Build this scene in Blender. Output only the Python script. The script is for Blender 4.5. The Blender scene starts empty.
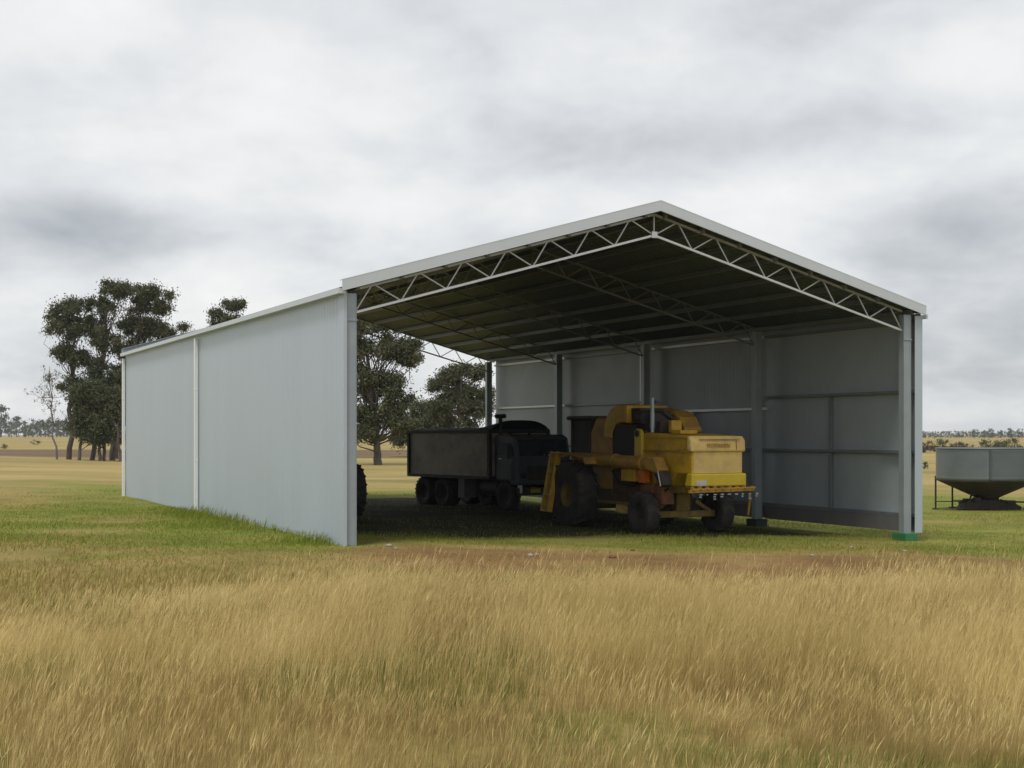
import bpy, math, random
import numpy as np
from mathutils import Vector, Matrix
random.seed(7)
RNG = np.random.default_rng(11)
R = math.radians
scn = bpy.context.scene
COL = scn.collection
F = 1420.0          # focal length in pixels of the photograph
EYE = 2.37          # eye height above the shed floor
HOR = 434.0         # horizon row

# ------------------------------------------------------------------ helpers
class MB:
    """collects geometry, then links ONE mesh object"""
    def __init__(s): s.v = []; s.f = []; s.sm = []
    def add(s, vs, fs, smooth=False):
        o = len(s.v); s.v += [tuple(p) for p in vs]
        for f in fs: s.f.append(tuple(i + o for i in f)); s.sm.append(smooth)
    def box(s, x0, x1, y0, y1, z0, z1, M=None):
        vs = [(x0,y0,z0),(x1,y0,z0),(x1,y1,z0),(x0,y1,z0),(x0,y0,z1),(x1,y0,z1),(x1,y1,z1),(x0,y1,z1)]
        if M: vs = [M @ Vector(p) for p in vs]
        s.add(vs, [(0,3,2,1),(4,5,6,7),(0,1,5,4),(1,2,6,5),(2,3,7,6),(3,0,4,7)]); return s
    def bar(s, p, q, w, h, up=(0,0,1)):
        p = Vector(p); q = Vector(q); d = (q-p).normalized(); u = Vector(up)
        if abs(d.dot(u)) > .98: u = Vector((0,1,0))
        a = d.cross(u).normalized(); b = a.cross(d).normalized()
        vs = []
        for c in (p, q):
            for sa, sb in ((-1,-1),(1,-1),(1,1),(-1,1)): vs.append(c + a*sa*w/2 + b*sb*h/2)
        s.add(vs, [(0,1,2,3),(7,6,5,4),(0,4,5,1),(1,5,6,2),(2,6,7,3),(3,7,4,0)]); return s
    def tube(s, pts, rad, n=12, cap=True):
        pts = [Vector(p) for p in pts]
        if not hasattr(rad, '__len__'): rad = [rad]*len(pts)
        rings = []; vs = []; fs = []
        for i, p in enumerate(pts):
            d = (pts[min(i+1,len(pts)-1)] - pts[max(i-1,0)]).normalized()
            u = Vector((0,0,1)) if abs(d.z) < .9 else Vector((1,0,0))
            a = d.cross(u).normalized(); b = a.cross(d)
            for k in range(n):
                t = 2*math.pi*k/n; vs.append(p + (a*math.cos(t)+b*math.sin(t))*rad[i])
        for i in range(len(pts)-1):
            for k in range(n):
                k2 = (k+1) % n; fs.append((i*n+k, i*n+k2, (i+1)*n+k2, (i+1)*n+k))
        s.add(vs, fs, True)
        if cap:
            m = len(pts)-1
            s.add(vs[:n], [tuple(range(n))]); s.add(vs[m*n:], [tuple(reversed(range(n)))])
        return s
    def lathe_y(s, prof, c=(0,0,0), n=32):
        """profile of (radius, y) turned about the y axis"""
        vs = []; fs = []; m = len(prof)
        for k in range(n):
            t = 2*math.pi*k/n
            for r, y in prof: vs.append((c[0]+r*math.cos(t), c[1]+y, c[2]+r*math.sin(t)))
        for k in range(n):
            for j in range(m-1):
                a = k*m+j; b = ((k+1) % n)*m+j; fs.append((a, a+1, b+1, b))
        s.add(vs, fs, True); return s
    def lathe_z(s, prof, c=(0,0,0), n=48):
        vs = []; fs = []; m = len(prof)
        for k in range(n):
            t = 2*math.pi*k/n
            for r, z in prof: vs.append((c[0]+r*math.cos(t), c[1]+r*math.sin(t), c[2]+z))
        for k in range(n):
            for j in range(m-1):
                a = k*m+j; b = ((k+1) % n)*m+j; fs.append((a, b, b+1, a+1))
        s.add(vs, fs, True); return s
    def prism(s, pts, y0, y1):
        """outline in x,z extruded along y"""
        n = len(pts); vs = [(x,y0,z) for x,z in pts] + [(x,y1,z) for x,z in pts]
        fs = [tuple(range(n)), tuple(reversed(range(n, 2*n)))]
        for i in range(n): j = (i+1) % n; fs.append((i, i+n, j+n, j))
        s.add(vs, fs); return s
    def build(s, name, m, parent=None, bevel=0, seg=2, fix=True):
        me = bpy.data.meshes.new(name); me.from_pydata(s.v, [], s.f)
        me.polygons.foreach_set('use_smooth', s.sm)
        me.materials.append(m)
        if fix:
            import bmesh
            b = bmesh.new(); b.from_mesh(me); bmesh.ops.recalc_face_normals(b, faces=b.faces); b.to_mesh(me); b.free()
        me.update()
        o = bpy.data.objects.new(name, me); COL.objects.link(o)
        if parent: o.parent = parent
        if bevel:
            md = o.modifiers.new('Bevel', 'BEVEL'); md.width = bevel; md.segments = seg; md.limit_method = 'ANGLE'; md.angle_limit = R(40)
        return o

def tag(o, label=None, cat=None, group=None, kind=None):
    if label: o['label'] = label
    if cat: o['category'] = cat
    if group: o['group'] = group
    if kind: o['kind'] = kind
    return o
def empty(name, loc, rz, label, cat, group=None):
    o = bpy.data.objects.new(name, None); COL.objects.link(o); o.empty_display_size = .3
    o.location = loc; o.rotation_euler = (0, 0, rz); return tag(o, label, cat, group)
def copy_tree(o, parent=None):
    c = o.copy(); COL.objects.link(c); c.parent = parent
    for ch in list(o.children): copy_tree(ch, c)
    return c

def rawmesh(name, V, T, m, tint=None, parent=None):
    """fast triangle mesh with an optional plant colour per vertex"""
    me = bpy.data.meshes.new(name); V = np.asarray(V, np.float32); T = np.asarray(T, np.int32)
    me.vertices.add(len(V)); me.vertices.foreach_set('co', V.ravel())
    me.loops.add(T.size); me.loops.foreach_set('vertex_index', T.ravel())
    me.polygons.add(len(T)); me.polygons.foreach_set('loop_start', np.arange(0, T.size, 3, dtype=np.int32))
    me.update(calc_edges=True)
    if tint is not None:
        ca = me.color_attributes.new('tint', 'FLOAT_COLOR', 'POINT')
        c4 = np.ones((len(V), 4), np.float32); c4[:, :3] = tint; ca.data.foreach_set('color', c4.ravel())
    me.materials.append(m)
    o = bpy.data.objects.new(name, me); COL.objects.link(o)
    if parent: o.parent = parent
    return o

def vnoise(x, y, sc, seed=0):
    x = np.asarray(x, float)/sc + 1000.3; y = np.asarray(y, float)/sc + 1000.7
    xi = np.floor(x).astype(np.int64); yi = np.floor(y).astype(np.int64); fx = x-xi; fy = y-yi
    fx = fx*fx*(3-2*fx); fy = fy*fy*(3-2*fy)
    def h(a, b):
        n = (a*374761393 + b*668265263 + seed*982451653) & 0x7fffffff
        n = ((n ^ (n >> 13))*1274126177) & 0x7fffffff
        return ((n ^ (n >> 16)) & 0xffff)/65535.0
    return (h(xi,yi)*(1-fx)+h(xi+1,yi)*fx)*(1-fy) + (h(xi,yi+1)*(1-fx)+h(xi+1,yi+1)*fx)*fy
def sstep(a, b, x):
    t = np.clip((np.asarray(x, float)-a)/(b-a), 0, 1); return t*t*(3-2*t)

# shed frame: u across the front, v into the depth
SA = R(24.9); P1 = (-3.285, 28.2); CU, SU = math.cos(SA), math.sin(SA)
W, L = 14.5, 25.0
def uv(x, y):
    dx = np.asarray(x)-P1[0]; dy = np.asarray(y)-P1[1]
    return dx*CU+dy*SU, -dx*SU+dy*CU
def gz(x, y):
    u, v = uv(x, y)
    z = np.interp(u, [-30, -6, -1, 0, 14.7, 18, 30], [.2, .2, .17, .15, -.22, -.25, -.25])
    inside = sstep(-2, 1, u)*sstep(W+2, W-.5, u)*sstep(-2, 1, v)*sstep(L+3, L, v)
    z = z + (vnoise(x, y, 3.1, 3)-.5)*.07*(1-.6*inside) + (vnoise(x, y, 17, 4)-.5)*.12*sstep(40, 70, np.hypot(x, y))
    return z
def place(px, py):
    d = (EYE+.1)*F/(py-HOR)
    for _ in range(12):
        x = (px-512)/F*d; d = .5*d + .5*(EYE-float(gz(x, d)))*F/(py-HOR)
    return (px-512)/F*d, d

# ------------------------------------------------------------------ materials
def newmat(name):
    m = bpy.data.materials.new(name); m.use_nodes = True
    nt = m.node_tree; b = nt.nodes['Principled BSDF']; return m, nt, b
def paint(name, col, rough=.5, metal=0., var=.12, scale=3., dirt=None, dirt_amt=0., bump=0., bscale=30., spec=.5, detail_rough=.12, sheet=None):
    m, nt, b = newmat(name); N = nt.nodes.new; Lk = nt.links.new
    tc = N('ShaderNodeTexCoord')
    n1 = N('ShaderNodeTexNoise'); n1.inputs['Scale'].default_value = scale; n1.inputs['Detail'].default_value = 6
    n1.inputs['Roughness'].default_value = .65
    Lk(tc.outputs['Object'], n1.inputs['Vector'])
    r1 = N('ShaderNodeMapRange'); r1.inputs[1].default_value = .3; r1.inputs[2].default_value = .7
    r1.inputs[3].default_value = 1-var; r1.inputs[4].default_value = 1+var
    Lk(n1.outputs['Fac'], r1.inputs[0])
    mul = N('ShaderNodeMix'); mul.data_type = 'RGBA'; mul.blend_type = 'MULTIPLY'; mul.inputs[0].default_value = 1
    mul.inputs[6].default_value = (*col, 1); Lk(r1.outputs[0], mul.inputs[7])
    out = mul.outputs[2]
    if sheet:      # each sheet of cladding is a slightly different grey
        sp = N('ShaderNodeSeparateXYZ'); Lk(tc.outputs['Object'], sp.inputs[0])
        md = N('ShaderNodeMath'); md.operation = 'DIVIDE'; md.inputs[1].default_value = sheet; Lk(sp.outputs['Y'], md.inputs[0])
        fl = N('ShaderNodeMath'); fl.operation = 'FLOOR'; Lk(md.outputs[0], fl.inputs[0])
        wn = N('ShaderNodeTexWhiteNoise'); wn.noise_dimensions = '1D'; Lk(fl.outputs[0], wn.inputs['W'])
        rr = N('ShaderNodeMapRange'); rr.inputs[3].default_value = .988; rr.inputs[4].default_value = 1.012; Lk(wn.outputs['Value'], rr.inputs[0])
        m2 = N('ShaderNodeMix'); m2.data_type = 'RGBA'; m2.blend_type = 'MULTIPLY'; m2.inputs[0].default_value = 1
        Lk(out, m2.inputs[6]); Lk(rr.outputs[0], m2.inputs[7]); out = m2.outputs[2]
    if dirt:
        n2 = N('ShaderNodeTexNoise'); n2.inputs['Scale'].default_value = scale*.7; n2.inputs['Detail'].default_value = 8; n2.inputs['Roughness'].default_value = .7
        mp = N('ShaderNodeMapping'); mp.inputs['Location'].default_value = (4.3, 1.7, 9.1); Lk(tc.outputs['Object'], mp.inputs[0]); Lk(mp.outputs[0], n2.inputs['Vector'])
        r2 = N('ShaderNodeMapRange'); r2.inputs[1].default_value = .42; r2.inputs[2].default_value = .68; r2.inputs[3].default_value = 0; r2.inputs[4].default_value = dirt_amt
        Lk(n2.outputs['Fac'], r2.inputs[0])
        mx = N('ShaderNodeMix'); mx.data_type = 'RGBA'; Lk(r2.outputs[0], mx.inputs[0]); Lk(out, mx.inputs[6]); mx.inputs[7].default_value = (*dirt, 1)
        out = mx.outputs[2]
    Lk(out, b.inputs['Base Color'])
    r3 = N('ShaderNodeMapRange'); r3.inputs[3].default_value = max(rough-detail_rough, .05); r3.inputs[4].default_value = min(rough+detail_rough, 1)
    Lk(n1.outputs['Fac'], r3.inputs[0]); Lk(r3.outputs[0], b.inputs['Roughness'])
    b.inputs['Metallic'].default_value = metal; b.inputs['Specular IOR Level'].default_value = spec
    if bump:
        n3 = N('ShaderNodeTexNoise'); n3.inputs['Scale'].default_value = bscale; n3.inputs['Detail'].default_value = 5
        Lk(tc.outputs['Object'], n3.inputs['Vector'])
        bp = N('ShaderNodeBump'); bp.inputs['Strength'].default_value = bump; bp.inputs['Distance'].default_value = .02
        Lk(n3.outputs['Fac'], bp.inputs['Height']); Lk(bp.outputs[0], b.inputs['Normal'])
    return m
def plantmat(name, trans=.25, rough=.7, spec=.2):
    m, nt, b = newmat(name); N = nt.nodes.new; Lk = nt.links.new
    at = N('ShaderNodeAttribute'); at.attribute_name = 'tint'
    Lk(at.outputs['Color'], b.inputs['Base Color']); b.inputs['Roughness'].default_value = rough
    b.inputs['Specular IOR Level'].default_value = spec
    tr = N('ShaderNodeBsdfTranslucent'); Lk(at.outputs['Color'], tr.inputs['Color'])
    mx = N('ShaderNodeMixShader'); mx.inputs[0].default_value = trans
    Lk(b.outputs[0], mx.inputs[1]); Lk(tr.outputs[0], mx.inputs[2]); Lk(mx.outputs[0], nt.nodes['Material Output'].inputs['Surface'])
    return m

DUST = (.22, .17, .11)
M = {}
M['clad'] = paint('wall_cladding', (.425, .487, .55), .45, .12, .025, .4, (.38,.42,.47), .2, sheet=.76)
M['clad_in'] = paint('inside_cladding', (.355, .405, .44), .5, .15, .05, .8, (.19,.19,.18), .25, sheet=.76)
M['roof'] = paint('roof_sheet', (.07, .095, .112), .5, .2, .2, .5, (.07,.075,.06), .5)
M['purlin'] = paint('purlin_steel', (.17, .195, .205), .45, .3, .15, 3)
M['green_dk'] = paint('shaded_green_footing', (.012, .035, .02), .7, 0, .2, 6, (.05,.04,.03), .4)  # darker copy of the footing green, roof shade put into its colour
M['flash'] = paint('pale_flashing', (.53, .575, .61), .42, .1, .04, 1.2, (.42,.44,.44), .12)
M['white'] = paint('white_downpipe', (.78, .79, .77), .4, 0, .04, 1.5, (.5,.48,.42), .15)
M['galv'] = paint('galvanised_steel', (.42, .44, .45), .42, .45, .1, 4, (.3,.29,.27), .2)
M['galv_b'] = paint('bright_galvanised', (.66, .68, .69), .38, .3, .08, 4)
M['column'] = paint('column_steel', (.30, .345, .375), .45, .3, .08, 2, (.25,.24,.22), .2)
M['kick'] = paint('kick_board_grey', (.12, .122, .13), .6, 0, .12, 2, DUST, .3)
M['green'] = paint('green_footing', (.02, .17, .06), .6, 0, .15, 6, (.14,.10,.06), .35)
M['yel'] = paint('yellow_enamel', (.50, .30, .012), .55, 0, .2, 3.5, (.18,.115,.03), .7)
M['yel_dk'] = paint('aged_yellow_enamel', (.36, .20, .025), .6, 0, .2, 3, (.12,.07,.03), .7)
M['yel_br'] = paint('bright_yellow_enamel', (.46, .34, .013), .45, 0, .1, 3, (.4,.26,.08), .3)
M['yel_fd'] = paint('faded_yellow_enamel', (.54, .39, .13), .6, 0, .14, 4, (.38,.25,.10), .6)
M['olive'] = paint('oily_olive_iron', (.20, .14, .03), .7, .1, .3, 4, (.05,.035,.02), .6)
M['brown'] = paint('grimy_brown_iron', (.085, .052, .022), .7, .05, .3, 3, (.04,.03,.018), .6)
M['letter'] = paint('worn_lettering', (.38, .23, .06), .7)
M['rub'] = paint('tyre_rubber', (.022, .022, .024), .85, 0, .3, 8, (.10,.08,.055), .45, bump=.2)
M['dark'] = paint('dark_iron', (.030, .028, .027), .65, .2, .3, 6, (.10,.06,.035), .4)
M['black'] = paint('black_screen', (.012, .012, .014), .7, 0, .2, 8)
M['glass'] = paint('dark_window_glass', (.012, .016, .02), .08, 0, .1, 1, spec=.6, detail_rough=.03)
M['truck'] = paint('dark_truck_paint', (.055, .07, .085), .4, 0, .15, 3, (.10,.085,.06), .3)
M['bin'] = paint('brown_grey_tipper_body', (.40, .355, .275), .6, 0, .15, 2, (.09,.07,.05), .5)
M['tarp'] = paint('dark_tarpaulin', (.035, .038, .042), .8, 0, .2, 4, bump=.5, bscale=5)
M['silver'] = paint('silver_trim', (.55, .56, .57), .35, .5, .1, 4)
M['lamp'] = paint('lamp_lens', (.7, .7, .66), .15, 0, .05, 4)
M['orange'] = paint('orange_reflector', (.55, .13, .01), .3, 0, .1, 4)
M['rust'] = paint('rusty_iron', (.20, .085, .04), .8, .1, .3, 5, (.06,.035,.02), .6)
M['bin_galv'] = paint('weathered_bin_sheet', (.165, .188, .205), .42, .35, .10, 1.2, (.22,.22,.21), .3)
M['bin_galv2'] = paint('darker_bin_sheet', (.125, .145, .158), .45, .35, .10, 1.2, (.17,.17,.16), .3)
M['cone'] = paint('rusted_hopper_cone', (.034, .027, .024), .75, .1, .25, 3, (.09,.05,.03), .4)
M['stone'] = paint('pale_stone', (.30, .28, .24), .9, 0, .2, 9, bump=.4)
M['bark'] = paint('gum_bark', (.085, .07, .058), .9, 0, .35, 1.2, (.19,.17,.15), .4, bump=.6, bscale=6)
M['deadwood'] = paint('grey_dead_wood', (.17, .145, .135), .9, 0, .25, 2)
M['leaf'] = plantmat('gum_foliage', .2, .6, .3)
M['grass'] = plantmat('grass_blades', .42, .75, .15)

# ------------------------------------------------------------------ ground
def zone_masks(x, y):
    u, v = uv(x, y)
    n1 = vnoise(x, y, 2.2, 21); n2 = vnoise(x, y, 6.0, 22); n3 = vnoise(x, y*1.0, .8, 23)
    wob = (n1-.5)*1.6 + (n2-.5)*2.0 + (n3-.5)*.5
    # bare red brown strip graded in front of the shed
    soil = sstep(21.5, 22.8, y+wob*.4) * sstep(28.6+.12*np.maximum(x-3,0), 27.2+.12*np.maximum(x-3,0), y+wob*.5) * sstep(-4.6, -1.6, x+wob*.8) * sstep(16, 9, x+wob)
    soil = soil*(.6+.4*sstep(.25, .6, n1))
    soil = np.maximum(soil, .55*sstep(22.5, 24.5, y+wob)*sstep(33, 29, y+wob)*sstep(.45, .7, n2)*sstep(-2,-4,x))
    # lush green belt along the left wall and out over the yard
    belt = sstep(-3.3, -.6, u+wob*.4)*sstep(1.2, .2, u)*sstep(-1.0, 1.5, v+wob*.4)*sstep(24, 14, v+wob)
    _lf = 9*sstep(-.5, -4, x); yard = sstep(31.0-_lf, 35.5-_lf, y+wob*1.3)*sstep(53, 47, y+wob*1.5)*sstep(2, -2, u+wob)*(.25+.75*sstep(.2, .55, vnoise(x, y, 7, 31)*.6+n1*.4))
    lush = np.clip(belt + .85*yard, 0, 1)
    rough = sstep(28.5, 30.5, y+wob)*sstep(75, 60, y+wob*4)*sstep(-6, 0, u)*sstep(.15,.5,n2*.5+n1*.5)*.75
    under = sstep(-1.2, 1.5, u)*sstep(W+1, W-1, u)*sstep(-1.2, .3, v)*sstep(L+3, L-1, v)
    lush = np.maximum(lush, rough)
    # long pale straw field beyond the mown yard, and a bare track across it
    track = sstep(150, 160, y+wob*3)*sstep(240, 228, y+wob*4)*sstep(10, -25, x)
    return np.clip(soil,0,1), np.clip(lush,0,1), np.clip(track,0,1), under

def axis(lo, hi, step, far, g=1.12):
    a = list(np.arange(lo, hi+step/2, step)); s = step; p = a[-1]
    while p < far: s *= g; p += s; a.append(p)
    s = step; p = a[0]; pre = []
    while p > -far: s *= g; p -= s; pre.append(p)
    return np.array(pre[::-1] + a)
xs = axis(-24, 24, .33, 3000); ys = axis(5, 62, .33, 3000)
X, Y = np.meshgrid(xs, ys); nx, ny = len(xs), len(ys)
Z = gz(X, Y)
V = np.stack([X, Y, Z], -1).reshape(-1, 3)
ii = (np.arange(ny-1)[:, None]*nx + np.arange(nx-1)[None]).ravel()
T = np.concatenate([np.stack([ii, ii+1, ii+nx+1], 1), np.stack([ii, ii+nx+1, ii+nx], 1)])
so, lu, tk, un = zone_masks(V[:, 0], V[:, 1])
tint = np.stack([so, lu, tk], 1)
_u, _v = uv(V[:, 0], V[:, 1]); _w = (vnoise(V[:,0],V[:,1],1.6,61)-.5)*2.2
shed_shade = sstep(.2,1.6,_u+_w*.4)*sstep(W-.3,W-1.6,_u+_w*.4)*sstep(.6,3.6,_v+_w)*sstep(L+.5,L-1.5,_v+_w)  # mask for the shade beneath the roof, painted into the ground colour
gm, nt, b = newmat('paddock_ground'); N = nt.nodes.new; Lk = nt.links.new
tc = N('ShaderNodeTexCoord'); at = N('ShaderNodeAttribute'); at.attribute_name = 'tint'
sep = N('ShaderNodeSeparateColor'); Lk(at.outputs['Color'], sep.inputs[0])
def noise(sc, det=8, ro=.65, stretch=None):
    n = N('ShaderNodeTexNoise'); n.inputs['Scale'].default_value = sc; n.inputs['Detail'].default_value = det; n.inputs['Roughness'].default_value = ro
    if stretch:
        mp = N('ShaderNodeMapping'); mp.inputs['Scale'].default_value = stretch; Lk(tc.outputs['Object'], mp.inputs[0]); Lk(mp.outputs[0], n.inputs['Vector'])
    else: Lk(tc.outputs['Object'], n.inputs['Vector'])
    return n.outputs['Fac']
def ramp(fac, stops):
    r = N('ShaderNodeValToRGB'); e = r.color_ramp.elements
    for i, (p, c) in enumerate(stops):
        el = e[i] if i < 2 else e.new(p); el.position = p; el.color = (*c, 1)
    Lk(fac, r.inputs[0]); return r.outputs[0]
def mixc(f, a, bb):
    mx = N('ShaderNodeMix'); mx.data_type = 'RGBA'; Lk(f, mx.inputs[0]); Lk(a, mx.inputs[6]); Lk(bb, mx.inputs[7]); return mx.outputs[2]
nf = noise(9, 8, .75); nm = noise(.55, 6, .6); nl = noise(.05, 5, .6, (1, 2.2, 1)); nb = noise(.012, 4, .6, (.6, 2.5, 1))
dry = ramp(nm, [(.3, (.19,.155,.048)), (.5, (.26,.205,.07)), (.72, (.34,.255,.10))])
dry_far = ramp(nl, [(.3, (.21,.18,.065)), (.5, (.33,.255,.10)), (.7, (.42,.31,.13))])
cd = N('ShaderNodeSeparateXYZ'); Lk(tc.outputs['Object'], cd.inputs[0])
fr = N('ShaderNodeMapRange'); fr.inputs[1].default_value = 48; fr.inputs[2].default_value = 75; Lk(cd.outputs['Y'], fr.inputs[0])
c = mixc(fr.outputs[0], dry, dry_far)
fb = N('ShaderNodeMapRange'); fb.inputs[1].default_value = .45; fb.inputs[2].default_value = .6; fb.inputs[4].default_value = .55; Lk(nb, fb.inputs[0])
fbm = N('ShaderNodeMath'); fbm.operation = 'MULTIPLY'; Lk(fb.outputs[0], fbm.inputs[0]); Lk(fr.outputs[0], fbm.inputs[1])
oli = ramp(nl, [(.3, (.17,.15,.055)), (.7, (.25,.20,.085))]); c = mixc(fbm.outputs[0], c, oli)
lushc = ramp(nm, [(.3, (.11,.155,.022)), (.5, (.165,.195,.032)), (.72, (.26,.235,.06))])
def soft(chan, amt=.9):
    a = N('ShaderNodeMath'); a.operation = 'ADD'; Lk(chan, a.inputs[0])
    s = N('ShaderNodeMapRange'); s.inputs[1].default_value = .2; s.inputs[2].default_value = .8; s.inputs[3].default_value = -.35; s.inputs[4].default_value = .35; Lk(nf, s.inputs[0])
    Lk(s.outputs[0], a.inputs[1])
    m_ = N('ShaderNodeMapRange'); m_.inputs[1].default_value = .15; m_.inputs[2].default_value = .85; m_.inputs[4].default_value = amt; Lk(a.outputs[0], m_.inputs[0]); return m_.outputs[0]
c = mixc(soft(sep.outputs[1]), c, lushc)
soilc = ramp(nm, [(.3, (.15,.08,.038)), (.5, (.22,.125,.058)), (.7, (.29,.19,.085))])
c = mixc(soft(sep.outputs[0]), c, soilc)
trc = ramp(nl, [(.3, (.12,.08,.05)), (.7, (.18,.115,.075))]); c = mixc(soft(sep.outputs[2], .95), c, trc)
shade_at = N('ShaderNodeAttribute'); shade_at.attribute_name = 'shed_shade'
shadec = ramp(nm, [(.3, (.026,.028,.013)), (.55, (.042,.044,.018)), (.75, (.065,.075,.022))]); c = mixc(soft(shade_at.outputs['Fac'], .95), c, shadec)  # green-black tones darken the ground as the shed's shade would
spk = ramp(nf, [(.25, (.7,.7,.7)), (.5, (1,1,1)), (.75, (1.3,1.3,1.25))])
mm = N('ShaderNodeMix'); mm.data_type = 'RGBA'; mm.blend_type = 'MULTIPLY'; mm.inputs[0].default_value = .7; Lk(c, mm.inputs[6]); Lk(spk, mm.inputs[7])
Lk(mm.outputs[2], b.inputs['Base Color']); b.inputs['Roughness'].default_value = .95; b.inputs['Specular IOR Level'].default_value = .1
bp = N('ShaderNodeBump'); bp.inputs['Strength'].default_value = .6; bp.inputs['Distance'].default_value = .05; Lk(nf, bp.inputs['Height']); Lk(bp.outputs[0], b.inputs['Normal'])
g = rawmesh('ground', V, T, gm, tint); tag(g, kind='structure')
_a = g.data.attributes.new('shed_shade', 'FLOAT', 'POINT'); _a.data.foreach_set('value', shed_shade.astype(np.float32))
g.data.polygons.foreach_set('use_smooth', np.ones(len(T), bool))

# ------------------------------------------------------------------ grass (nobody could count it)
def blades(name, px, py, h, w, lean, col, plume, label, sway=(.95, .15), tipcol=None):
    n = len(px); z0 = gz(px, py)-.02
    ang = RNG.uniform(0, 2*np.pi, n); fx, fy = np.cos(ang), np.sin(ang)     # blade width direction
    la = RNG.normal(0, .95, n); lx = np.cos(la)*sway[0]; ly = np.sin(la)+sway[1]
    off = h*lean
    hs = np.array([0, .4, .75, 1.0]); cv = np.array([0, .22, .58, 1.0]); ws = np.array([1, .85, .55])
    Vs = np.zeros((n, 7, 3), np.float32)
    for k in range(3):
        cx = px + lx*off*cv[k]; cy = py + ly*off*cv[k]; cz = z0 + h*hs[k]*(1-.25*lean*cv[k])
        wk = w*ws[k]*.5
        Vs[:, 2*k] = np.stack([cx-fx*wk, cy-fy*wk, cz], 1); Vs[:, 2*k+1] = np.stack([cx+fx*wk, cy+fy*wk, cz], 1)
    tip = np.stack([px+lx*off, py+ly*off, z0+h*(1-.25*lean)], 1); Vs[:, 6] = tip
    base = (np.arange(n)*7)[:, None]
    tri = np.array([[0,1,3],[0,3,2],[2,3,5],[2,5,4],[4,5,6]])
    T = (base[:, None] + tri[None]).reshape(-1, 3)
    Ct = np.repeat(col[:, None, :], 7, 1)
    V = Vs.reshape(-1, 3); C = Ct.reshape(-1, 3)
    if plume is not None and plume.any():
        q = np.where(plume)[0]; m = len(q); hd = RNG.uniform(.07, .17, m); hw = RNG.uniform(.0018, .0045, m)*(.75+.025*py[q])
        dx = lx[q]*lean[q]*1.25; dy = ly[q]*lean[q]*1.25; dl = np.sqrt(dx*dx+dy*dy+1)
        d = np.stack([dx/dl, dy/dl, 1/dl], 1)
        a = RNG.uniform(0, 2*np.pi, m); s = np.stack([np.cos(a), np.sin(a), 0*a], 1)
        b0 = tip[q] - d*(hd*.45)[:, None]; b1 = b0 + d*(hd*.4)[:, None]; b2 = b0 + d*hd[:, None] + np.array([.014,0,-.004])
        P = np.stack([b0, b1-s*hw[:, None], b1+s*hw[:, None], b2], 1).reshape(-1, 3)
        Tp = ((np.arange(m)*4)[:, None, None] + np.array([[0,2,1],[1,2,3]])[None]).reshape(-1, 3) + len(V)
        pc = tipcol[q]; V = np.concatenate([V, P]); T = np.concatenate([T, Tp]); C = np.concatenate([C, np.repeat(pc, 4, 0)])
    o = rawmesh(name, V, T, M['grass'], C); return tag(o, label, 'grass', kind='stuff')
def scatter(n, y0, y1, marg=3.5, p=1.0):
    y = np.sqrt(RNG.uniform(y0*y0, y1*y1, n)) if p == 1 else RNG.uniform(y0, y1, n)
    x = RNG.uniform(-1, 1, n)*(y*.362+marg); return x, y
# tall dry grass in the foreground
xa, ya = scatter(230000, 7.0, 24.0)
xt, yt = scatter(15500, 7.0, 24.0); NB = 20
tid = np.repeat(np.arange(len(xt)), NB); ta = RNG.uniform(0, 2*np.pi, len(tid)); trd = np.abs(RNG.normal(0, .075, len(tid)))
x = np.concatenate([xa, xt[tid]+np.cos(ta)*trd]); y = np.concatenate([ya, yt[tid]+np.sin(ta)*trd])
th_ = RNG.uniform(.6, 1.35, len(xt)); tt_ = RNG.uniform(0, 1, len(xt))
tuft_h = np.concatenate([RNG.uniform(.6, 1.0, len(xa)), th_[tid]]); tuft_c = np.concatenate([RNG.uniform(0, 1, len(xa)), tt_[tid]])
tang = np.concatenate([RNG.uniform(0, 2*np.pi, len(xa)), ta]); tout = np.concatenate([np.zeros(len(xa)), np.clip(trd/.15, 0, 1)])
edge = 20.8 - 3.4*sstep(-1.0, -5, x) + (vnoise(x, y, 2.6, 41)-.5)*4.6 + (vnoise(x, y, .9, 46)-.5)*1.6
clump = .5*vnoise(x, y, .30, 42)+.5*vnoise(x, y, 1.3, 43)
k = (y < edge) & (RNG.uniform(0, 1, len(x)) < (.42+1.1*sstep(.3, .65, clump))*(.25+.75*sstep(0, 3.5, edge-y))); x, y, clump, edge, tuft_h, tuft_c, tang, tout = (q_[k] for q_ in (x, y, clump, edge, tuft_h, tuft_c, tang, tout))
n = len(x); big = vnoise(x, y, 3.2, 44); gr = vnoise(x, y, 1.1, 45); big2 = vnoise(x*.6, y, 1.7, 47)
low = .85*sstep(12.6, 8.6, y + (big-.5)*6.)                                   # nearest the lens the growth is shorter and greener
h = RNG.uniform(.22, .56, n)*tuft_h*(.55+.5*big+.5*big2)*(1-.38*low)*(.45+.55*sstep(0, 4.5, edge-y))
gust = vnoise(x, y, 4.5, 48)
lean = np.clip(RNG.normal(.10, .12, n) + .30*gust + .18*tout, .0, 1.0)
green = RNG.uniform(0, 1, n) < .05 + .45*low*sstep(.46, .66, gr) + .45*sstep(.60, .76, gr)
t = np.clip(.28*RNG.uniform(0, 1, n)+.34*tuft_c+.62*sstep(.25,.75,.6*vnoise(x, y, 1.5, 71)+.4*vnoise(x, y, .5, 72))-.1+.12*sstep(11,16,y), 0, 1)[:, None]
straw = (1-t)*np.array([.46,.345,.125]) + t*np.array([.83,.68,.34])
brown = (1-t)*np.array([.29,.20,.08]) + t*np.array([.48,.35,.15])
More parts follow.
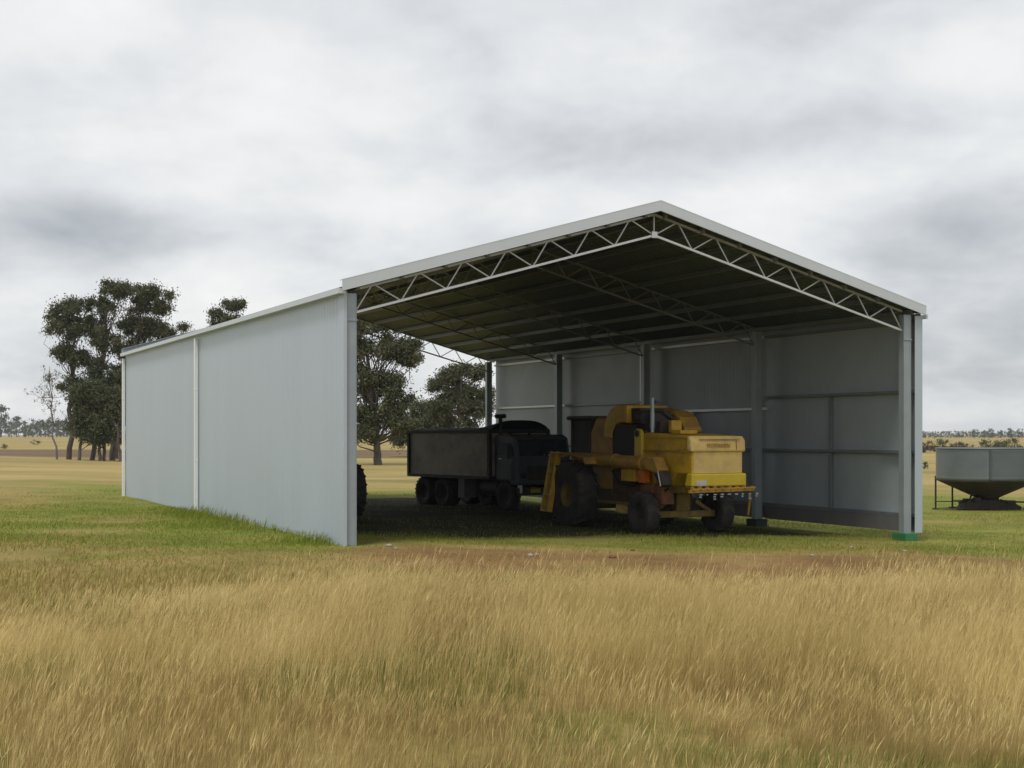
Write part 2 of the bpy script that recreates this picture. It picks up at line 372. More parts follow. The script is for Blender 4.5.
isb = RNG.uniform(0, 1, n)*.55+.45*np.mod(tuft_c*7.3, 1) < .20 + .55*low + .30*sstep(.55, .75, vnoise(x, y, 2.1, 49))
col = np.where(isb[:, None], brown, straw)
col = np.where(green[:, None], (1-t)*np.array([.11,.145,.024]) + t*np.array([.26,.27,.06]), col)
h = np.where(green, h*.6, h); plume = (~green) & (RNG.uniform(0, 1, n) < .36-.14*low)
tipc = (1-t)*np.array([.50,.38,.15]) + t*np.array([.78,.63,.30])
wd_ = RNG.uniform(.0015, .0036, n)*(.75+.03*y)
blades('dry_grass', x, y, h, wd_, lean, col, plume, 'tall straw coloured dry grass bending in the wind across the foreground', tipcol=tipc)
# short grass of the yard
x, y = scatter(520000, 14.5, 60, 5, 0)
so, lu, tk, un = zone_masks(x, y); u, v = uv(x, y)
keep = RNG.uniform(0, 1, len(x)) < (.22 + .35*sstep(33, 27, y) + .6*lu)*(1-.9*sstep(40, 58, y))*(1-.66*so)*(1-.85*un*sstep(1.2,4.2,v+(vnoise(x, y, 1.6, 61)-.5)*2.2))*sstep(.2,.55,vnoise(x, y, .6, 51)*.5+vnoise(x,y,2.5,52)*.5+.12)
keep &= ~((u > -.06) & (u < .0) & (v > 0) & (v < L))
x, y, lu, u, v = x[keep], y[keep], lu[keep], u[keep], v[keep]; n = len(x)
wall = sstep(-1.6, -.2, u)*(u < 0)*sstep(-.3, 1.5, v)*sstep(17, 11, v)
h = RNG.uniform(.03, .10, n)*(.5+.9*vnoise(x, y, 2.2, 53)) + .14*RNG.uniform(0,1,n)**3*sstep(27, 21, y) + wall*RNG.uniform(.02, .30, n)*(.4+1.*vnoise(x, y, 1.5, 54))
t = RNG.uniform(0, 1, n)[:, None]; isg = RNG.uniform(0, 1, n) < .12+.85*lu
col = np.where(isg[:, None], (1-t)*np.array([.13,.19,.022]) + t*np.array([.29,.31,.05]), (1-t)*np.array([.28,.21,.07]) + t*np.array([.46,.35,.14]))
blades('short_grass', x, y, h, RNG.uniform(.008, .02, n), np.clip(RNG.normal(.4, .2, n), 0, 1), col, None, 'short green and yellow grass growing around and under the shed')

# ------------------------------------------------------------------ shed
TAN = .2773
shed = empty('farm_shed', (P1[0], P1[1], 0), SA, 'large grey steel farm shed with gabled roof, open at the front and the back', 'shed')
def corr(lo, hi, pitch=.2, rib=.03, d=.0045):
    a = []; p = lo
    while p < hi-1e-6:
        for o, h in ((0,0),(pitch-2.2*rib,0),(pitch-1.7*rib,d),(pitch-.6*rib,d)):
            if p+o < hi: a.append((p+o, h))
        p += pitch
    a.append((hi, 0)); return a
def wall_sheet(u0, sgn, z0, z1, m, name='side_wall', d=.0045):
    mb = MB(); pr = corr(0, L, d=d); n = len(pr); nz = 2
    vs = []
    for v_, dd in pr:
        vs += [(u0+sgn*dd, v_, z0), (u0+sgn*dd, v_, z1)]
    mb.add(vs, [(2*i, 2*i+2, 2*i+3, 2*i+1) for i in range(n-1)])
    o = mb.build(name, m, shed, fix=False)
    sd = o.modifiers.new('Solidify', 'SOLIDIFY'); sd.thickness = .004; sd.offset = 0
    return o
wl = wall_sheet(-.03, -1, -.3, 5.275, M['clad'])
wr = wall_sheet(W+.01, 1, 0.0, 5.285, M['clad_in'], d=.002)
RID = 7.13; RISE = TAN*W/2
zr = lambda u: 5.30 + (RISE*u/RID if u < RID else RISE*(W-u)/(W-RID))
def roof(side):
    mb = MB(); pr = corr(-.14, L+.14, .2, .03, .02); vs = []
    ue = -.14 if side == 0 else W+.03; ur = RID + (-.01 if side == 0 else .01); sl_ = RISE/RID if side == 0 else RISE/(W-RID)
    ze = 5.30 - sl_*(.14 if side == 0 else .03); zq = 5.30+RISE-.003
    for v_, dd in pr: vs += [(ue, v_, ze+dd), (ur, v_, zq+dd)]
    mb.add(vs, [(2*i, 2*i+2, 2*i+3, 2*i+1) for i in range(len(pr)-1)])
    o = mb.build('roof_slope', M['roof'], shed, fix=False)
    sd = o.modifiers.new('Solidify', 'SOLIDIFY'); sd.thickness = .004; sd.offset = 0
    for k in range(8):
        uu = .25 + k*((RID if side == 0 else W-RID)-.5)/7; uu = uu if side == 0 else W-uu
        MB().box(uu-.035, uu+.035, .02, L-.02, zr(uu)-.115, zr(uu)-.004).build('purlin', M['purlin'], o)
    for v0 in (-.175, L+.145):
        f = MB(); a, c_ = (ue, ze), (RID, 5.30+RISE)
        b0 = -.10+.0; pts = [(a[0], a[1]-.065), (c_[0], c_[1]-.06), (c_[0], c_[1]+.17), (a[0], a[1]+.16)]
        f.prism(pts, v0, v0+.03)
        f.prism([(a[0], a[1]+.150), (c_[0], c_[1]+.160), (c_[0], c_[1]+.174), (a[0], a[1]+.164)], v0-.003 if v0 < 0 else v0-.14, v0+.18 if v0 < 0 else v0+.033)
        f.build('barge_flashing', M['flash'], o)
    gt = MB(); s = -1 if side == 0 else 1; e = 0 if side == 0 else W
    x0, x1 = sorted((e+s*.065, e+s*(.19 if side == 0 else .12)))
    gt.box(x0, x1, -.12, L+.12, 5.15, 5.162); 
    xo = e+s*(.19 if side == 0 else .12); gt.box(min(xo, xo+s*.012), max(xo, xo+s*.012), -.12, L+.12, 5.15, 5.255)
    gt.box(x0, x1, -.135, -.12, 5.15, 5.25).box(x0, x1, L+.12, L+.135, 5.15, 5.25)
    gt.build('gutter', M['flash'], o)
    return o
roof(0); roof(1)
MB().prism([(RID-.2, zr(RID-.2)+.035), (RID, 5.30+RISE+.06), (RID+.2, zr(RID+.2)+.035), (RID+.2, zr(RID+.2)+.045), (RID, 5.30+RISE+.075), (RID-.2, zr(RID-.2)+.045)], -.1, L+.1).build('ridge_capping', M['flash'], shed)
VK = [.13+k*(L-.26)/4 for k in range(5)]
CL, CR = (.02, .21), (W-.47, W-.27)
for k, vk in enumerate(VK):
    for (a, b_) in (CL, CR):
        cm = MB()
        # lipped box section with a seam, base plate and splice plate
        zt = zr(a if a < 5 else b_)-.13
        cm.box(a, b_, vk-.10, vk+.10, -.1, zt)
        cm.box(a-.012, a, vk-.105, vk-.06, -.05, zt-.01); cm.box(b_, b_+.012, vk-.105, vk-.06, -.05, zt-.01)
        cm.box(a-.02, b_+.02, vk-.12, vk-.101, 4.62, 4.66)
        co = cm.build('column', M['column'], shed, .006)
        ft = MB().box(a-.09, b_+(.09 if a < 5 else .10), vk-.24, vk+.24, -.5, -.012 if a > 5 else -.11)
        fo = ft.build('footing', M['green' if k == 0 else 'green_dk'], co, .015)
        if a > 5 and k == 0: fo['label'] = 'green painted block under the front column'
    ts = MB(); cu = (CL[0]+CL[1])/2; cr = (CR[0]+CR[1])/2; off_t, off_b = .10, .56
    mid = RID
    top = MB().bar((CL[1], vk, zr(CL[1])-off_t), (mid, vk, zr(mid)-off_t), .05, .05).bar((mid, vk, zr(mid)-off_t), (CR[0], vk, zr(CR[0])-off_t), .05, .05)
    mt_ = 'galv' if k in (0, 4) else 'purlin'; t_o = top.build('truss', M[mt_], shed)  # inner trusses take a darker steel, interior shade put into their colour
    bc = MB().bar((CL[1], vk, zr(CL[1])-off_b), (mid, vk, zr(mid)-off_b), .045, .048).bar((mid, vk, zr(mid)-off_b), (CR[0], vk, zr(CR[0])-off_b), .045, .048)
    bc.box(mid-.07, mid+.07, vk-.04, vk-.03, zr(mid)-off_b-.06, zr(mid)-off_b+.08)
    bc.build('bottom_chord', M['galv_b' if k in (0, 4) else 'purlin'], t_o)
    wb = MB(); NP = 7
    for sd in (0, 1):
        e0 = CL[1] if sd == 0 else CR[0]
        us = [e0+(mid-e0)*i/NP for i in range(NP+1)]
        for i in range(NP):
            a, c_ = us[i], us[i+1]; tp = a+(c_-a)*.36
            wb.bar((a, vk, zr(a)-off_b), (tp, vk, zr(tp)-off_t), .027, .027)
            wb.bar((tp+(c_-a)*.06, vk, zr(tp+(c_-a)*.06)-off_t), (c_, vk, zr(c_)-off_b), .027, .027)
    wb.bar((mid, vk, zr(mid)-off_b), (mid, vk, zr(mid)-off_t), .027, .027)
    wb.build('web', M[mt_], t_o)
# girts, mullions and kick boards, per bay
for k in range(4):
    a, c_ = VK[k]+.0, VK[k+1]-.0
    for zc in ((.40, 1.93, 3.40, 5.10) if k != 1 else (.40, 1.93, 3.08, 5.10)):
        MB().box(W-.13, W-.005, a+.0, c_, zc-.035, zc+.035).build('girt', M['galv_b' if (k in (1, 3) and zc > 2) else 'purlin'], wr)  # girts that catch light get brighter steel, the light put into colour
        MB().box(.035, .07, a, c_, zc-.035, zc+.035).build('girt', M['galv'], wl)
    MB().box(W-.16, W-.135, a+.1, c_-.1, .0, .36).build('kick_board', M['kick'], wr)  # board's darker grey also carries the shade below the girt
for tt, m_, z0, z1 in ((.135, 'purlin', .43, 3.36), (.405, 'galv', .43, 3.04), (.53, 'galv_b', .43, 5.06), (.775, 'galv_b', .43, 5.06)):  # the bright full-height pair is added for light along the column edges
    MB().box(W-.12, W-.006, tt*L-.03, tt*L+.03, z0, z1).build('mullion', M[m_], wr)
# corner flashings and downpipes
fl = MB().box(-.068, -.060, -.02, .30, -.3, 5.21).box(-.068, .0, -.03, -.02, -.3, 5.21); fl.build('corner_flashing', M['clad'], wl)
MB().box(W-.19, W+.035, -.03, -.018, -.01, 5.22).box(W+.038, W+.045, -.018, .2, -.01, 5.2).build('corner_flashing', M['clad'], wr)
for vk in (.525*L, L-.05):
    d = MB().box(-.165, -.065, vk-.05, vk+.05, -.2, 5.07).box(-.172, -.06, vk-.056, vk+.056, 1.6, 1.64).box(-.172, -.06, vk-.056, vk+.056, 3.6, 3.64)
    d.build('downpipe', M['white'], wl, .012)

# ------------------------------------------------------------------ wheels
def wheel(parent, name, c, r, w, rr, lugs, rim_m, dish=.06, face=-1):
    """axis along local y; face = side that shows the dish"""
    o = MB(); hw = w/2
    prof = [(rr, -hw*.78), (rr+(r-rr)*.25, -hw*.95), (rr+(r-rr)*.7, -hw), (r*.965, -hw*.86), (r*.985, -hw*.4), (r*.99, 0), (r*.985, hw*.4), (r*.965, hw*.86), (rr+(r-rr)*.7, hw), (rr+(r-rr)*.25, hw*.95), (rr, hw*.78)]
    o.lathe_y(prof, (0,0,0), 40)
    for i in range(lugs):
        t = 2*math.pi*i/lugs
        for s in (-1, 1):
            tt = t + (math.pi/lugs if s > 0 else 0)
            Mx = Matrix.Rotation(-tt, 4, 'Y') @ Matrix.Translation((r*.985, s*hw*.48, 0)) @ Matrix.Rotation(s*R(38), 4, 'X')
            o.box(-.02, r*.035, -hw*.55, hw*.55, -r*.032, r*.032, Mx)
    w_o = o.build(name, M['rub'], parent); w_o.location = c
    q = MB(); q.lathe_y([(rr+.012, -hw*.80), (rr-.03, -hw*.72), (rr-.05, -hw*.35), (rr*.55, -hw*.35-.02), (rr*.30, -hw*.35+dish*.4), (.001, -hw*.35+dish*.4)], (0,0,0), 32)
    q.lathe_y([(rr+.012, hw*.80), (rr-.03, hw*.72), (rr-.05, hw*.35), (rr*.55, hw*.35+.02), (rr*.30, hw*.35-dish*.4), (.001, hw*.35-dish*.4)], (0,0,0), 32)
    for i in range(6):
        t = i*math.pi/3
        for s in (-1, 1): q.tube([(rr*.42*math.cos(t), s*(hw*.30), rr*.42*math.sin(t)), (rr*.42*math.cos(t), s*(hw*.35+.05), rr*.42*math.sin(t))], rr*.05, 6)
    q.build('rim', rim_m, w_o)
    return w_o

# ------------------------------------------------------------------ combine harvester
A = R(26)
def on_ground(x, y): return (x, y, float(gz(x, y)))
cb = empty('combine_harvester', on_ground(4.19, 35.2), R(90)+A, 'old yellow combine harvester parked under the shed with its faded rear hood to the front', 'harvester')
by = {}
# straw hood at the rear: top lid, faded middle panel, bright lower strip
hood = MB().prism([(-1.60, 1.50), (-1.60, 2.04), (-.55, 2.06), (-.3, 1.5)], -.72, .72); hd_o = hood.build('rear_hood', M['yel'], cb, .05, 3)
MB().box(-1.612, -1.60, -.69, .69, 1.53, 2.03).build('rear_panel', M['yel_fd'], hd_o, .004)  # faded plate, paler than the hood sides whose shade is in their yellow
lid = MB().prism([(-1.66, 2.03), (-1.64, 2.32), (-1.54, 2.41), (-1.44, 2.425), (-1.44, 2.03)], -.78, .78).build('hood_lid', M['yel_fd'], cb, .06, 3)
MB().prism([(-1.668, 2.09), (-1.655, 2.30), (-1.645, 2.30), (-1.655, 2.09)], -.50, -.487).prism([(-1.672, 2.33), (-1.655, 2.345), (-1.64, 2.345), (-1.65, 2.33)], -.58, .56).build('trim_strip', M['rust'], lid)
lt = MB(); rl = random.Random(5); yy = .34
for i in range(11):
    w_ = rl.uniform(.028, .05)
    if True:
        lt.box(-1.672, -1.655, yy-.012, yy, 2.15, 2.235)
        for zc in rl.sample([2.155, 2.19, 2.228], 2): lt.box(-1.672, -1.655, yy-w_, yy-.013, zc-.007, zc+.007)
        if rl.random() < .5: lt.box(-1.672, -1.655, yy-w_-.011, yy-w_-.001, 2.15, 2.235)
    yy -= w_+.018
lt.build('lettering', M['letter'], lid)
strip = MB().prism([(-1.67, 1.22), (-1.67, 1.52), (-1.45, 1.53), (-1.35, 1.22)], -.78, .78).build('lower_panel', M['yel_br'], cb, .03)
MB().box(-1.685, -1.672, .36, .66, 1.235, 1.36).build('number_plate', M['galv'], strip, .01)
# body sides
body = MB().prism([(-.62, 1.22), (-.95, 1.56), (-.95, 2.055), (-1.44, 2.058), (-1.43, 2.38), (-1.36, 2.42), (.55, 2.50), (.62, 2.44), (.62, 1.0), (-.2, 1.0)], -.71, .71).build('body', M['yel'], cb, .04, 2)
MB().box(-1.40, .55, .713, .745, 2.02, 2.075).box(-1.38, .55, .713, .73, 2.34, 2.37).box(-.2, .0, .713, .735, 1.1, 2.0).build('side_seam', M['yel_dk'], body)
MB().prism([(.58, 1.82), (.92, 1.90), (.92, 2.52), (.80, 2.60), (.66, 2.58), (.58, 2.48)], .70, .80).build('corner_panel', M['yel_br'], cb, .02)
MB().tube([(.76, .79, 2.47), (.76, .83, 2.47)], .085, 18).build('port', M['black'], cb)
mid = MB().box(.62, 2.25, -.72, .66, .95, 2.55).build('threshing_body', M['brown'], cb, .03)
MB().box(.98, 2.2, .665, .69, 1.92, 2.68).build('side_screen', M['black'], mid, .02)
# arched engine cover over the dark screen
ar = MB(); pts_o = []; pts_i = []
for i in range(13):
    t = math.pi*(i/12)*.78 + .06
    pts_o.append((1.75+1.0*math.cos(math.pi-t)*1.02, 2.50+.68*math.sin(math.pi-t) if i else 2.2)); pts_i.append((1.75+.62*math.cos(math.pi-t), 2.46+.32*math.sin(math.pi-t) if i else 2.2))
pts_o = [(2.62, 2.35), (2.58, 2.70), (2.44, 2.95), (2.22, 3.12), (1.95, 3.20), (1.62, 3.21), (1.40, 3.19)]
pts_i = [(1.40, 2.74), (1.75, 2.76), (2.0, 2.70), (2.16, 2.55), (2.25, 2.35)]
ar.prism(pts_o+pts_i, -.5, .72); ar.build('engine_cover', M['yel'], cb, .03)
eng = MB().box(.15, 1.38, -.55, .5, 2.5, 2.78).box(.35, .75, .05, .58, 2.52, 2.98).box(.95, 1.36, -.2, .62, 2.75, 3.12)
eng.tube([(.3,-.3,2.6),(.3,.3,3.0),(.9,.45,3.02)], .045, 8).tube([(.9,.64,2.9),(.6,.64,2.86)], .16, 14).build('engine', M['dark'], cb, .02)
MB().prism([(-.02,2.60),(.22,2.88),(.6,3.05),(1.35,3.14),(1.35,2.92),(.75,2.86),(.45,2.70),(.30,2.49),(.02,2.49)], -.62, -.1).build('engine_shroud', M['yel_dk'], cb, .05, 3)
MB().box(-.2, -.05, .1, .4, 2.49, 2.80).box(-.75, -.35, .0, .5, 2.46, 2.56).build('filter_box', M['yel'], cb, .02)
MB().tube([(.34,.62,2.5),(.34,.62,3.36)], .05, 12).tube([(.34,.62,2.62),(.34,.62,3.0)], .06, 12).build('exhaust_pipe', M['column'], cb)
MB().prism([(2.25,1.0),(2.25,2.86),(3.2,2.90),(3.5,2.5),(3.5,1.0)], -.85, .62).build('grain_tank', M['yel_dk'], cb, .06)
cab = MB().box(3.5, 4.6, -.7, .62, 1.55, 1.95).build('cab', M['brown'], cb, .03)
MB().box(3.53, 4.57, -.68, .60, 1.95, 2.84).build('cab_window', M['black'], cab, .02)
MB().box(3.42, 4.75, -.78, .70, 2.84, 2.95).build('cab_roof', M['dark'], cab, .05)
for a_, b_ in ((3.53,-.68),(3.53,.58),(4.55,-.68),(4.55,.58)): MB().box(a_-.03, a_+.03, b_-.03, b_+.05, 1.95, 2.85).build('cab_post', M['dark'], cab)
MB().tube([(.5,.74,1.2),(.2,.80,1.02),(-.3,.78,1.0),(-.6,.74,1.15)], .018, 6).tube([(2.2,.70,1.5),(1.7,.78,1.2),(1.0,.78,1.15),(.7,.74,1.3)], .02, 6).build('hose', M['black'], cb)
MB().tube([(-.25,.73,1.75),(-.25,.77,1.75),(-.05,.77,1.75),(-.05,.73,1.75)], .012, 6).build('handle', M['dark'], body)
# folded unloading auger with its drooping spout
au = MB().tube([(3.55, 1.0, 1.80), (-.25, 1.0, 1.74)], .17, 20); au.tube([(1.5,1.0,1.77),(1.44,1.0,1.77)], .19, 20).tube([(.12,1.0,1.746),(.06,1.0,1.746)], .195, 20)
auo = au.build('unloading_auger', M['yel_dk'], cb)
MB().prism([(-.2,1.60),(-.2,1.93),(-.55,1.90),(-.80,1.60),(-.72,1.52)], .84, 1.17).build('spout', M['yel_dk'], auo, .03)
MB().prism([(-.56,1.50),(-.84,1.57),(-.98,1.25),(-.86,1.18)], .86, 1.14).build('spout_flap', M['dark'], auo, .01)
MB().bar((-.79,1.17,1.58),(-.92,1.17,1.22),.02,.03).build('flap_edge', M['silver'], auo)
# running gear
MB().box(-.1, .1, -.95, .95, .40, .56).bar((0,-.9,.5),(0,-.4,.8),.1,.1).bar((0,.9,.5),(0,.4,.8),.1,.1).box(-.12,.12,-.2,.2,.56,1.0).build('rear_axle', M['olive'], cb, .02)
MB().bar((-1.0,.55,1.12),(3.6,.55,.86),.09,.14).bar((-1.0,-.55,1.12),(3.6,-.55,.86),.09,.14).bar((.1,.75,.66),(2.8,.75,.70),.05,.08).bar((.3,.7,.55),(1.35,.7,.95),.04,.05).bar((.4,1.0,.72),(2.4,1.0,.72),.05,.07).build('frame', M['olive'], cb, .01)
MB().box(.4, 2.4, -.6, .6, .62, 1.05).prism([(2.4,.55),(3.6,.45),(3.6,1.1),(2.4,1.05)], -.6, .6).build('sieve_box', M['brown'], cb, .03)
MB().prism([(1.55,.48),(1.15,.46),(1.5,.74)], .70, .98).build('drip_guard', M['yel_fd'], cb, .01)
MB().box(.55, 1.2, .75, 1.02, 1.28, 1.58).build('tool_box', M['yel'], cb, .02)
MB().box(.14, .42, .80, 1.0, 1.26, 1.58).build('reflector', M['orange'], cb, .02)
MB().box(-.1, .45, .72, .9, .75, 1.2).prism([(-.5,.75),(-.1,.75),(-.1,1.25),(-.45,1.2)], .5, .85).build('belt_guard', M['rust'], cb, .02)
wheel(cb, 'rear_wheel', (0, 1.08, .53), .53, .36, .26, 16, M['dark']); wheel(cb, 'rear_wheel', (0, -1.08, .53), .53, .38, .26, 16, M['dark'])
wheel(cb, 'front_wheel', (3.3, 1.22, .86), .90, .58, .32, 18, M['olive']); wheel(cb, 'front_wheel', (3.3, -1.32, .86), .90, .58, .32, 18, M['olive'])
MB().prism([(2.2,1.70),(2.3,1.86),(3.0,1.96),(4.2,1.96),(4.2,1.92),(3.0,1.92),(2.34,1.82),(2.24,1.68)], .65, 1.5).build('mudguard', M['yel_dk'], cb)
# platform and boarding ladder by the front wheel
MB().box(3.5, 4.45, .64, 1.40, 1.86, 1.92).bar((3.6,1.37,1.9),(4.4,1.37,1.9),.06,.12).build('platform', M['yel'], cb)
ld = MB().bar((3.9,1.36,1.98),(3.9,1.66,.38),.08,.14).bar((4.25,1.36,1.98),(4.25,1.66,.38),.08,.14)
for i in range(5): ld.bar((3.9,1.41+.053*i,1.70-.29*i),(4.25,1.41+.053*i,1.70-.29*i),.12,.03)
ld.build('ladder', M['yel'], cb)
# rear rack with hanging chains
rk = MB().bar((-1.78,.92,1.11),(-1.78,-.90,1.14),.10,.07).bar((-1.70,.6,1.14),(-1.2,.6,1.2),.05,.05).bar((-1.70,-.6,1.14),(-1.2,-.6,1.2),.05,.05).bar((-1.9,.92,1.17),(-1.9,-.88,1.19),.03,.03)
for i in range(9): rk.box(-1.86, -1.74, .85-i*.21-.015, .85-i*.21+.015, 1.13, 1.22+.03*(i % 2))
rko = rk.build('rear_rack', M['yel_dk'], cb, .005)
rl = random.Random(3)
for i in range(9):
    y_ = .62-i*.2; ch = MB()
    for j in range(rl.choice((1,2,2,3))): ch.box(-1.815+rl.uniform(-.01,.01), -1.79, y_-.03+rl.uniform(-.03,.03), y_+.035, 1.02-.055*j, 1.05-.055*j)
    ch.build('chain', M['column'], rko)
MB().bar((-1.75,-.84,1.08),(-1.45,-.98,.52),.05,.09).build('stay', M['yel_dk'], rko)

# ------------------------------------------------------------------ tipper truck
th = R(38); hd = (math.sin(th), -math.cos(th))
tk_x, tk_y = -.137, 47.2
tr = empty('tipper_truck', on_ground(tk_x, tk_y), math.atan2(hd[1], hd[0]), 'dark tipper truck with brown grey grain body and tarpaulin parked beside the yellow harvester', 'truck')
MB().box(-3.7, 1.7, -.45, -.33, .72, .95).box(-3.7, 1.7, .33, .45, .72, .95).box(-3.6,-3.4,-.4,.4,.74,.93).box(-1.,-.8,-.4,.4,.74,.93).build('chassis', M['dark'], tr)
bn = MB().box(-4.04, .6, -1.17, 1.17, 1.04, 1.14)
for s in (-1, 1): bn.box(-4.04, .6, s*1.2-.03, s*1.2+.03, 1.04, 2.56)
bn.box(.55, .61, -1.18, 1.18, 1.04, 2.56)
bo = bn.build('tipper_body', M['bin'], tr, .01)
rb = MB()
for s in (-1, 1):
    e = s*1.255
    rb.box(-4.08, .64, e-.035, e+.035, 2.50, 2.60); rb.box(-4.08, .64, e-.035, e+.035, 1.0, 1.10)
    for xx in (-4.04, .60): rb.box(xx-.05, xx+.05, e-.03, e+.03, 1.08, 2.52)
rb.box(.615, .68, -1.22, 1.22, 2.5, 2.6).box(.615, .68, -1.22, 1.22, 1.0, 1.1)
for yy in (-1.2, -.4, .4, 1.2): rb.box(.615, .67, yy-.04, yy+.04, 1.08, 2.52)
rb.build('body_frame', M['dark'], bo)
MB().box(-4.11, -4.05, -1.2, 1.2, 1.05, 2.56).box(-4.17,-4.11,-.9,-.8,1.05,2.56).box(-4.17,-4.11,.8,.9,1.05,2.56).build('tailgate', M['bin'], bo)
# bowed tarp
tp = MB(); vs = []; nx_, ny_ = 16, 12
for i in range(nx_+1):
    for j in range(ny_+1):
        xx = -4.06+4.74*i/nx_; yy = -1.27+2.54*j/ny_
        bow = (1-abs(2*j/ny_-1)**3.4)
        vs.append((xx, yy, 2.60 + bow*(.05+.25*max(0., (i/nx_-.72)/.28)**.7 + .03*math.sin(i*1.3))))
vs2 = [(a, b_, c_-.02-(.05 if j_ % (ny_+1) in (0, ny_) else 0)) for j_, (a, b_, c_) in enumerate(vs)]
fs = [(i*(ny_+1)+j, (i+1)*(ny_+1)+j, (i+1)*(ny_+1)+j+1, i*(ny_+1)+j+1) for i in range(nx_) for j in range(ny_)]
tp.add(vs, fs, True); tp.build('tarpaulin', M['tarp'], tr, fix=False)
MB().prism([(.62,2.55)]+[(.70,2.55),(.70,2.62),(.62,2.62)], -1.2, 1.2).build('tarp_rail', M['tarp'], tr)
pts = [(.74,.95),(.74,2.36),(.82,2.46),(1.55,2.46),(1.78,2.36),(1.90,1.75),(1.92,.85),(1.55,.85),(1.5,1.0)]
cabt = MB().prism(pts, -1.12, 1.12).build('cab', M['truck'], tr, .06, 3)
wsn = MB(); d0 = .012; wsn.prism([(1.790,2.30),(1.896,1.78),(1.911,1.785),(1.806,2.305)], -.98, .98).build('windscreen', M['glass'], cabt)
MB().box(1.88, 1.90+.01, -.02, .02, 1.8, 1.82).build('centre_badge', M['silver'], cabt)
dr = MB().box(.92, 1.72, -1.145, -1.122, 1.0, 1.74).build('door', M['truck'], cabt, .01); MB().box(.92,1.72,1.122,1.145,1.0,1.74).build('door', M['truck'], cabt, .01)
MB().prism([(.95,1.78),(.98,2.2),(1.62,2.2),(1.74,1.78)], -1.14, -1.122).build('side_window', M['glass'], cabt); MB().prism([(.95,1.78),(.98,2.2),(1.62,2.2),(1.74,1.78)], 1.122, 1.14).build('side_window', M['glass'], cabt)
MB().box(1.0, 1.14, -1.16, -1.146, 1.66, 1.70).build('door_handle', M['silver'], dr)
MB().box(.95, 1.65, -1.2, -1.146, 1.02, 1.5).build('door_panel', M['kick'], dr, .05)
gl = MB().box(1.925, 1.94, -.7, .7, 1.0, 1.45)
for i in range(5): gl.box(1.94, 1.955, -.68, .68, 1.04+.085*i, 1.075+.085*i)
gl.build('grille', M['dark'], cabt)
MB().box(1.92, 2.06, -1.15, 1.15, .52, .76).build('bumper', M['dark'], tr, .02)
for s in (-1, 1):
    h_ = MB(); 
    vs = [(1.935+.0, 0, 0)]
    h_.tube([(1.92, s*.88, 1.15), (1.965, s*.88, 1.15)], .10, 18); h_.build('headlight', M['glass'], cabt)
MB().box(1.96, 2.08, -1.13, -1.03, .60, .85).build('marker_lamp', M['lamp'], tr, .01)
for yy in (-.45, .12): MB().box(2.062, 2.075, yy-.24, yy+.16, .60, .73).build('marker_plate', M['yel_br'], tr)
ex = MB().tube([(.70,-.85,1.1),(.70,-.85,3.02)], .065, 14).tube([(.52,-.9,3.05),(.88,-.8,3.05)], .07, 12); ex.build('exhaust_stack', M['dark'], tr)
mr = MB().bar((1.72,-1.12,2.1),(1.86,-1.38,2.1),.02,.02).bar((1.72,-1.12,1.72),(1.86,-1.38,1.72),.02,.02).box(1.84,1.87,-1.46,-1.30,1.7,2.12).build('mirror', M['dark'], cabt)
MB().tube([(-.1,-.82,.72),(.75,-.82,.72)], .26, 20).build('fuel_tank', M['silver' if False else 'dark'], tr)
MB().box(-1.3,-.95,-1.1,-.6,.35,1.0).build('mudflap', M['kick'], tr)
MB().prism([(-3.95,1.0),(-3.95,1.03),(-1.35,1.03),(-1.35,1.0)], -1.22, -.6).build('mudguard', M['silver'], tr)
for xx in (-3.3, -2.15):
    for s in (-1, 1):
        wheel(tr, 'rear_wheel', (xx, s*.92, .5), .5, .5, .27, 22, M['dark'])
for s in (-1, 1): wheel(tr, 'front_wheel', (1.25, s*.95, .5), .5, .28, .27, 22, M['dark'])

# ------------------------------------------------------------------ tractor half hidden behind the front column
lx, ly = -4.45, 39.4
ox, oy = lx - .80*CU, ly - .80*SU
tc_ = empty('farm_tractor', on_ground(ox, oy), SA, 'dark machine on big lugged tyres, almost wholly hidden behind the front left column', 'tractor')
def yax(mb): return mb
def ywheel(c, r, w, rr, lugs):
    # these wheels turn about local x: build under a rotated mesh
    o = wheel(tc_, 'wheel', c, r, w, rr, lugs, M['dark']); o.rotation_euler = (0, 0, R(90)); return o
ywheel((.80, 0, .72), .72, .46, .36, 18); ywheel((-.80, 0, .72), .72, .46, .36, 18)
ywheel((.7, 2.0, .42), .42, .26, .22, 14); ywheel((-.7, 2.0, .42), .42, .26, .22, 14)
MB().box(-.3, .3, -.4, 1.0, .55, 1.05).box(-.55,.55,-.12,.12,.62,.82).box(-.25,.25,1.0,2.1,.55,.8).box(-.5,.5,1.92,2.08,.36,.5).build('chassis', M['dark'], tc_, .03)
MB().box(-.3, .3, .75, 2.45, .8, 1.3).build('bonnet', M['truck'], tc_, .06)
MB().box(-.22,.22,-.35,.1,1.05,1.15).box(-.22,.22,-.42,-.33,1.1,1.5).build('seat', M['dark'], tc_, .03)
MB().tube([(0,.75,1.2),(0,.45,1.45)], .025, 8).lathe_z([(.17,1.45),(.20,1.47),(.17,1.49),(.17,1.45)], (0,.43,0), 20).build('steering_wheel', M['dark'], tc_)

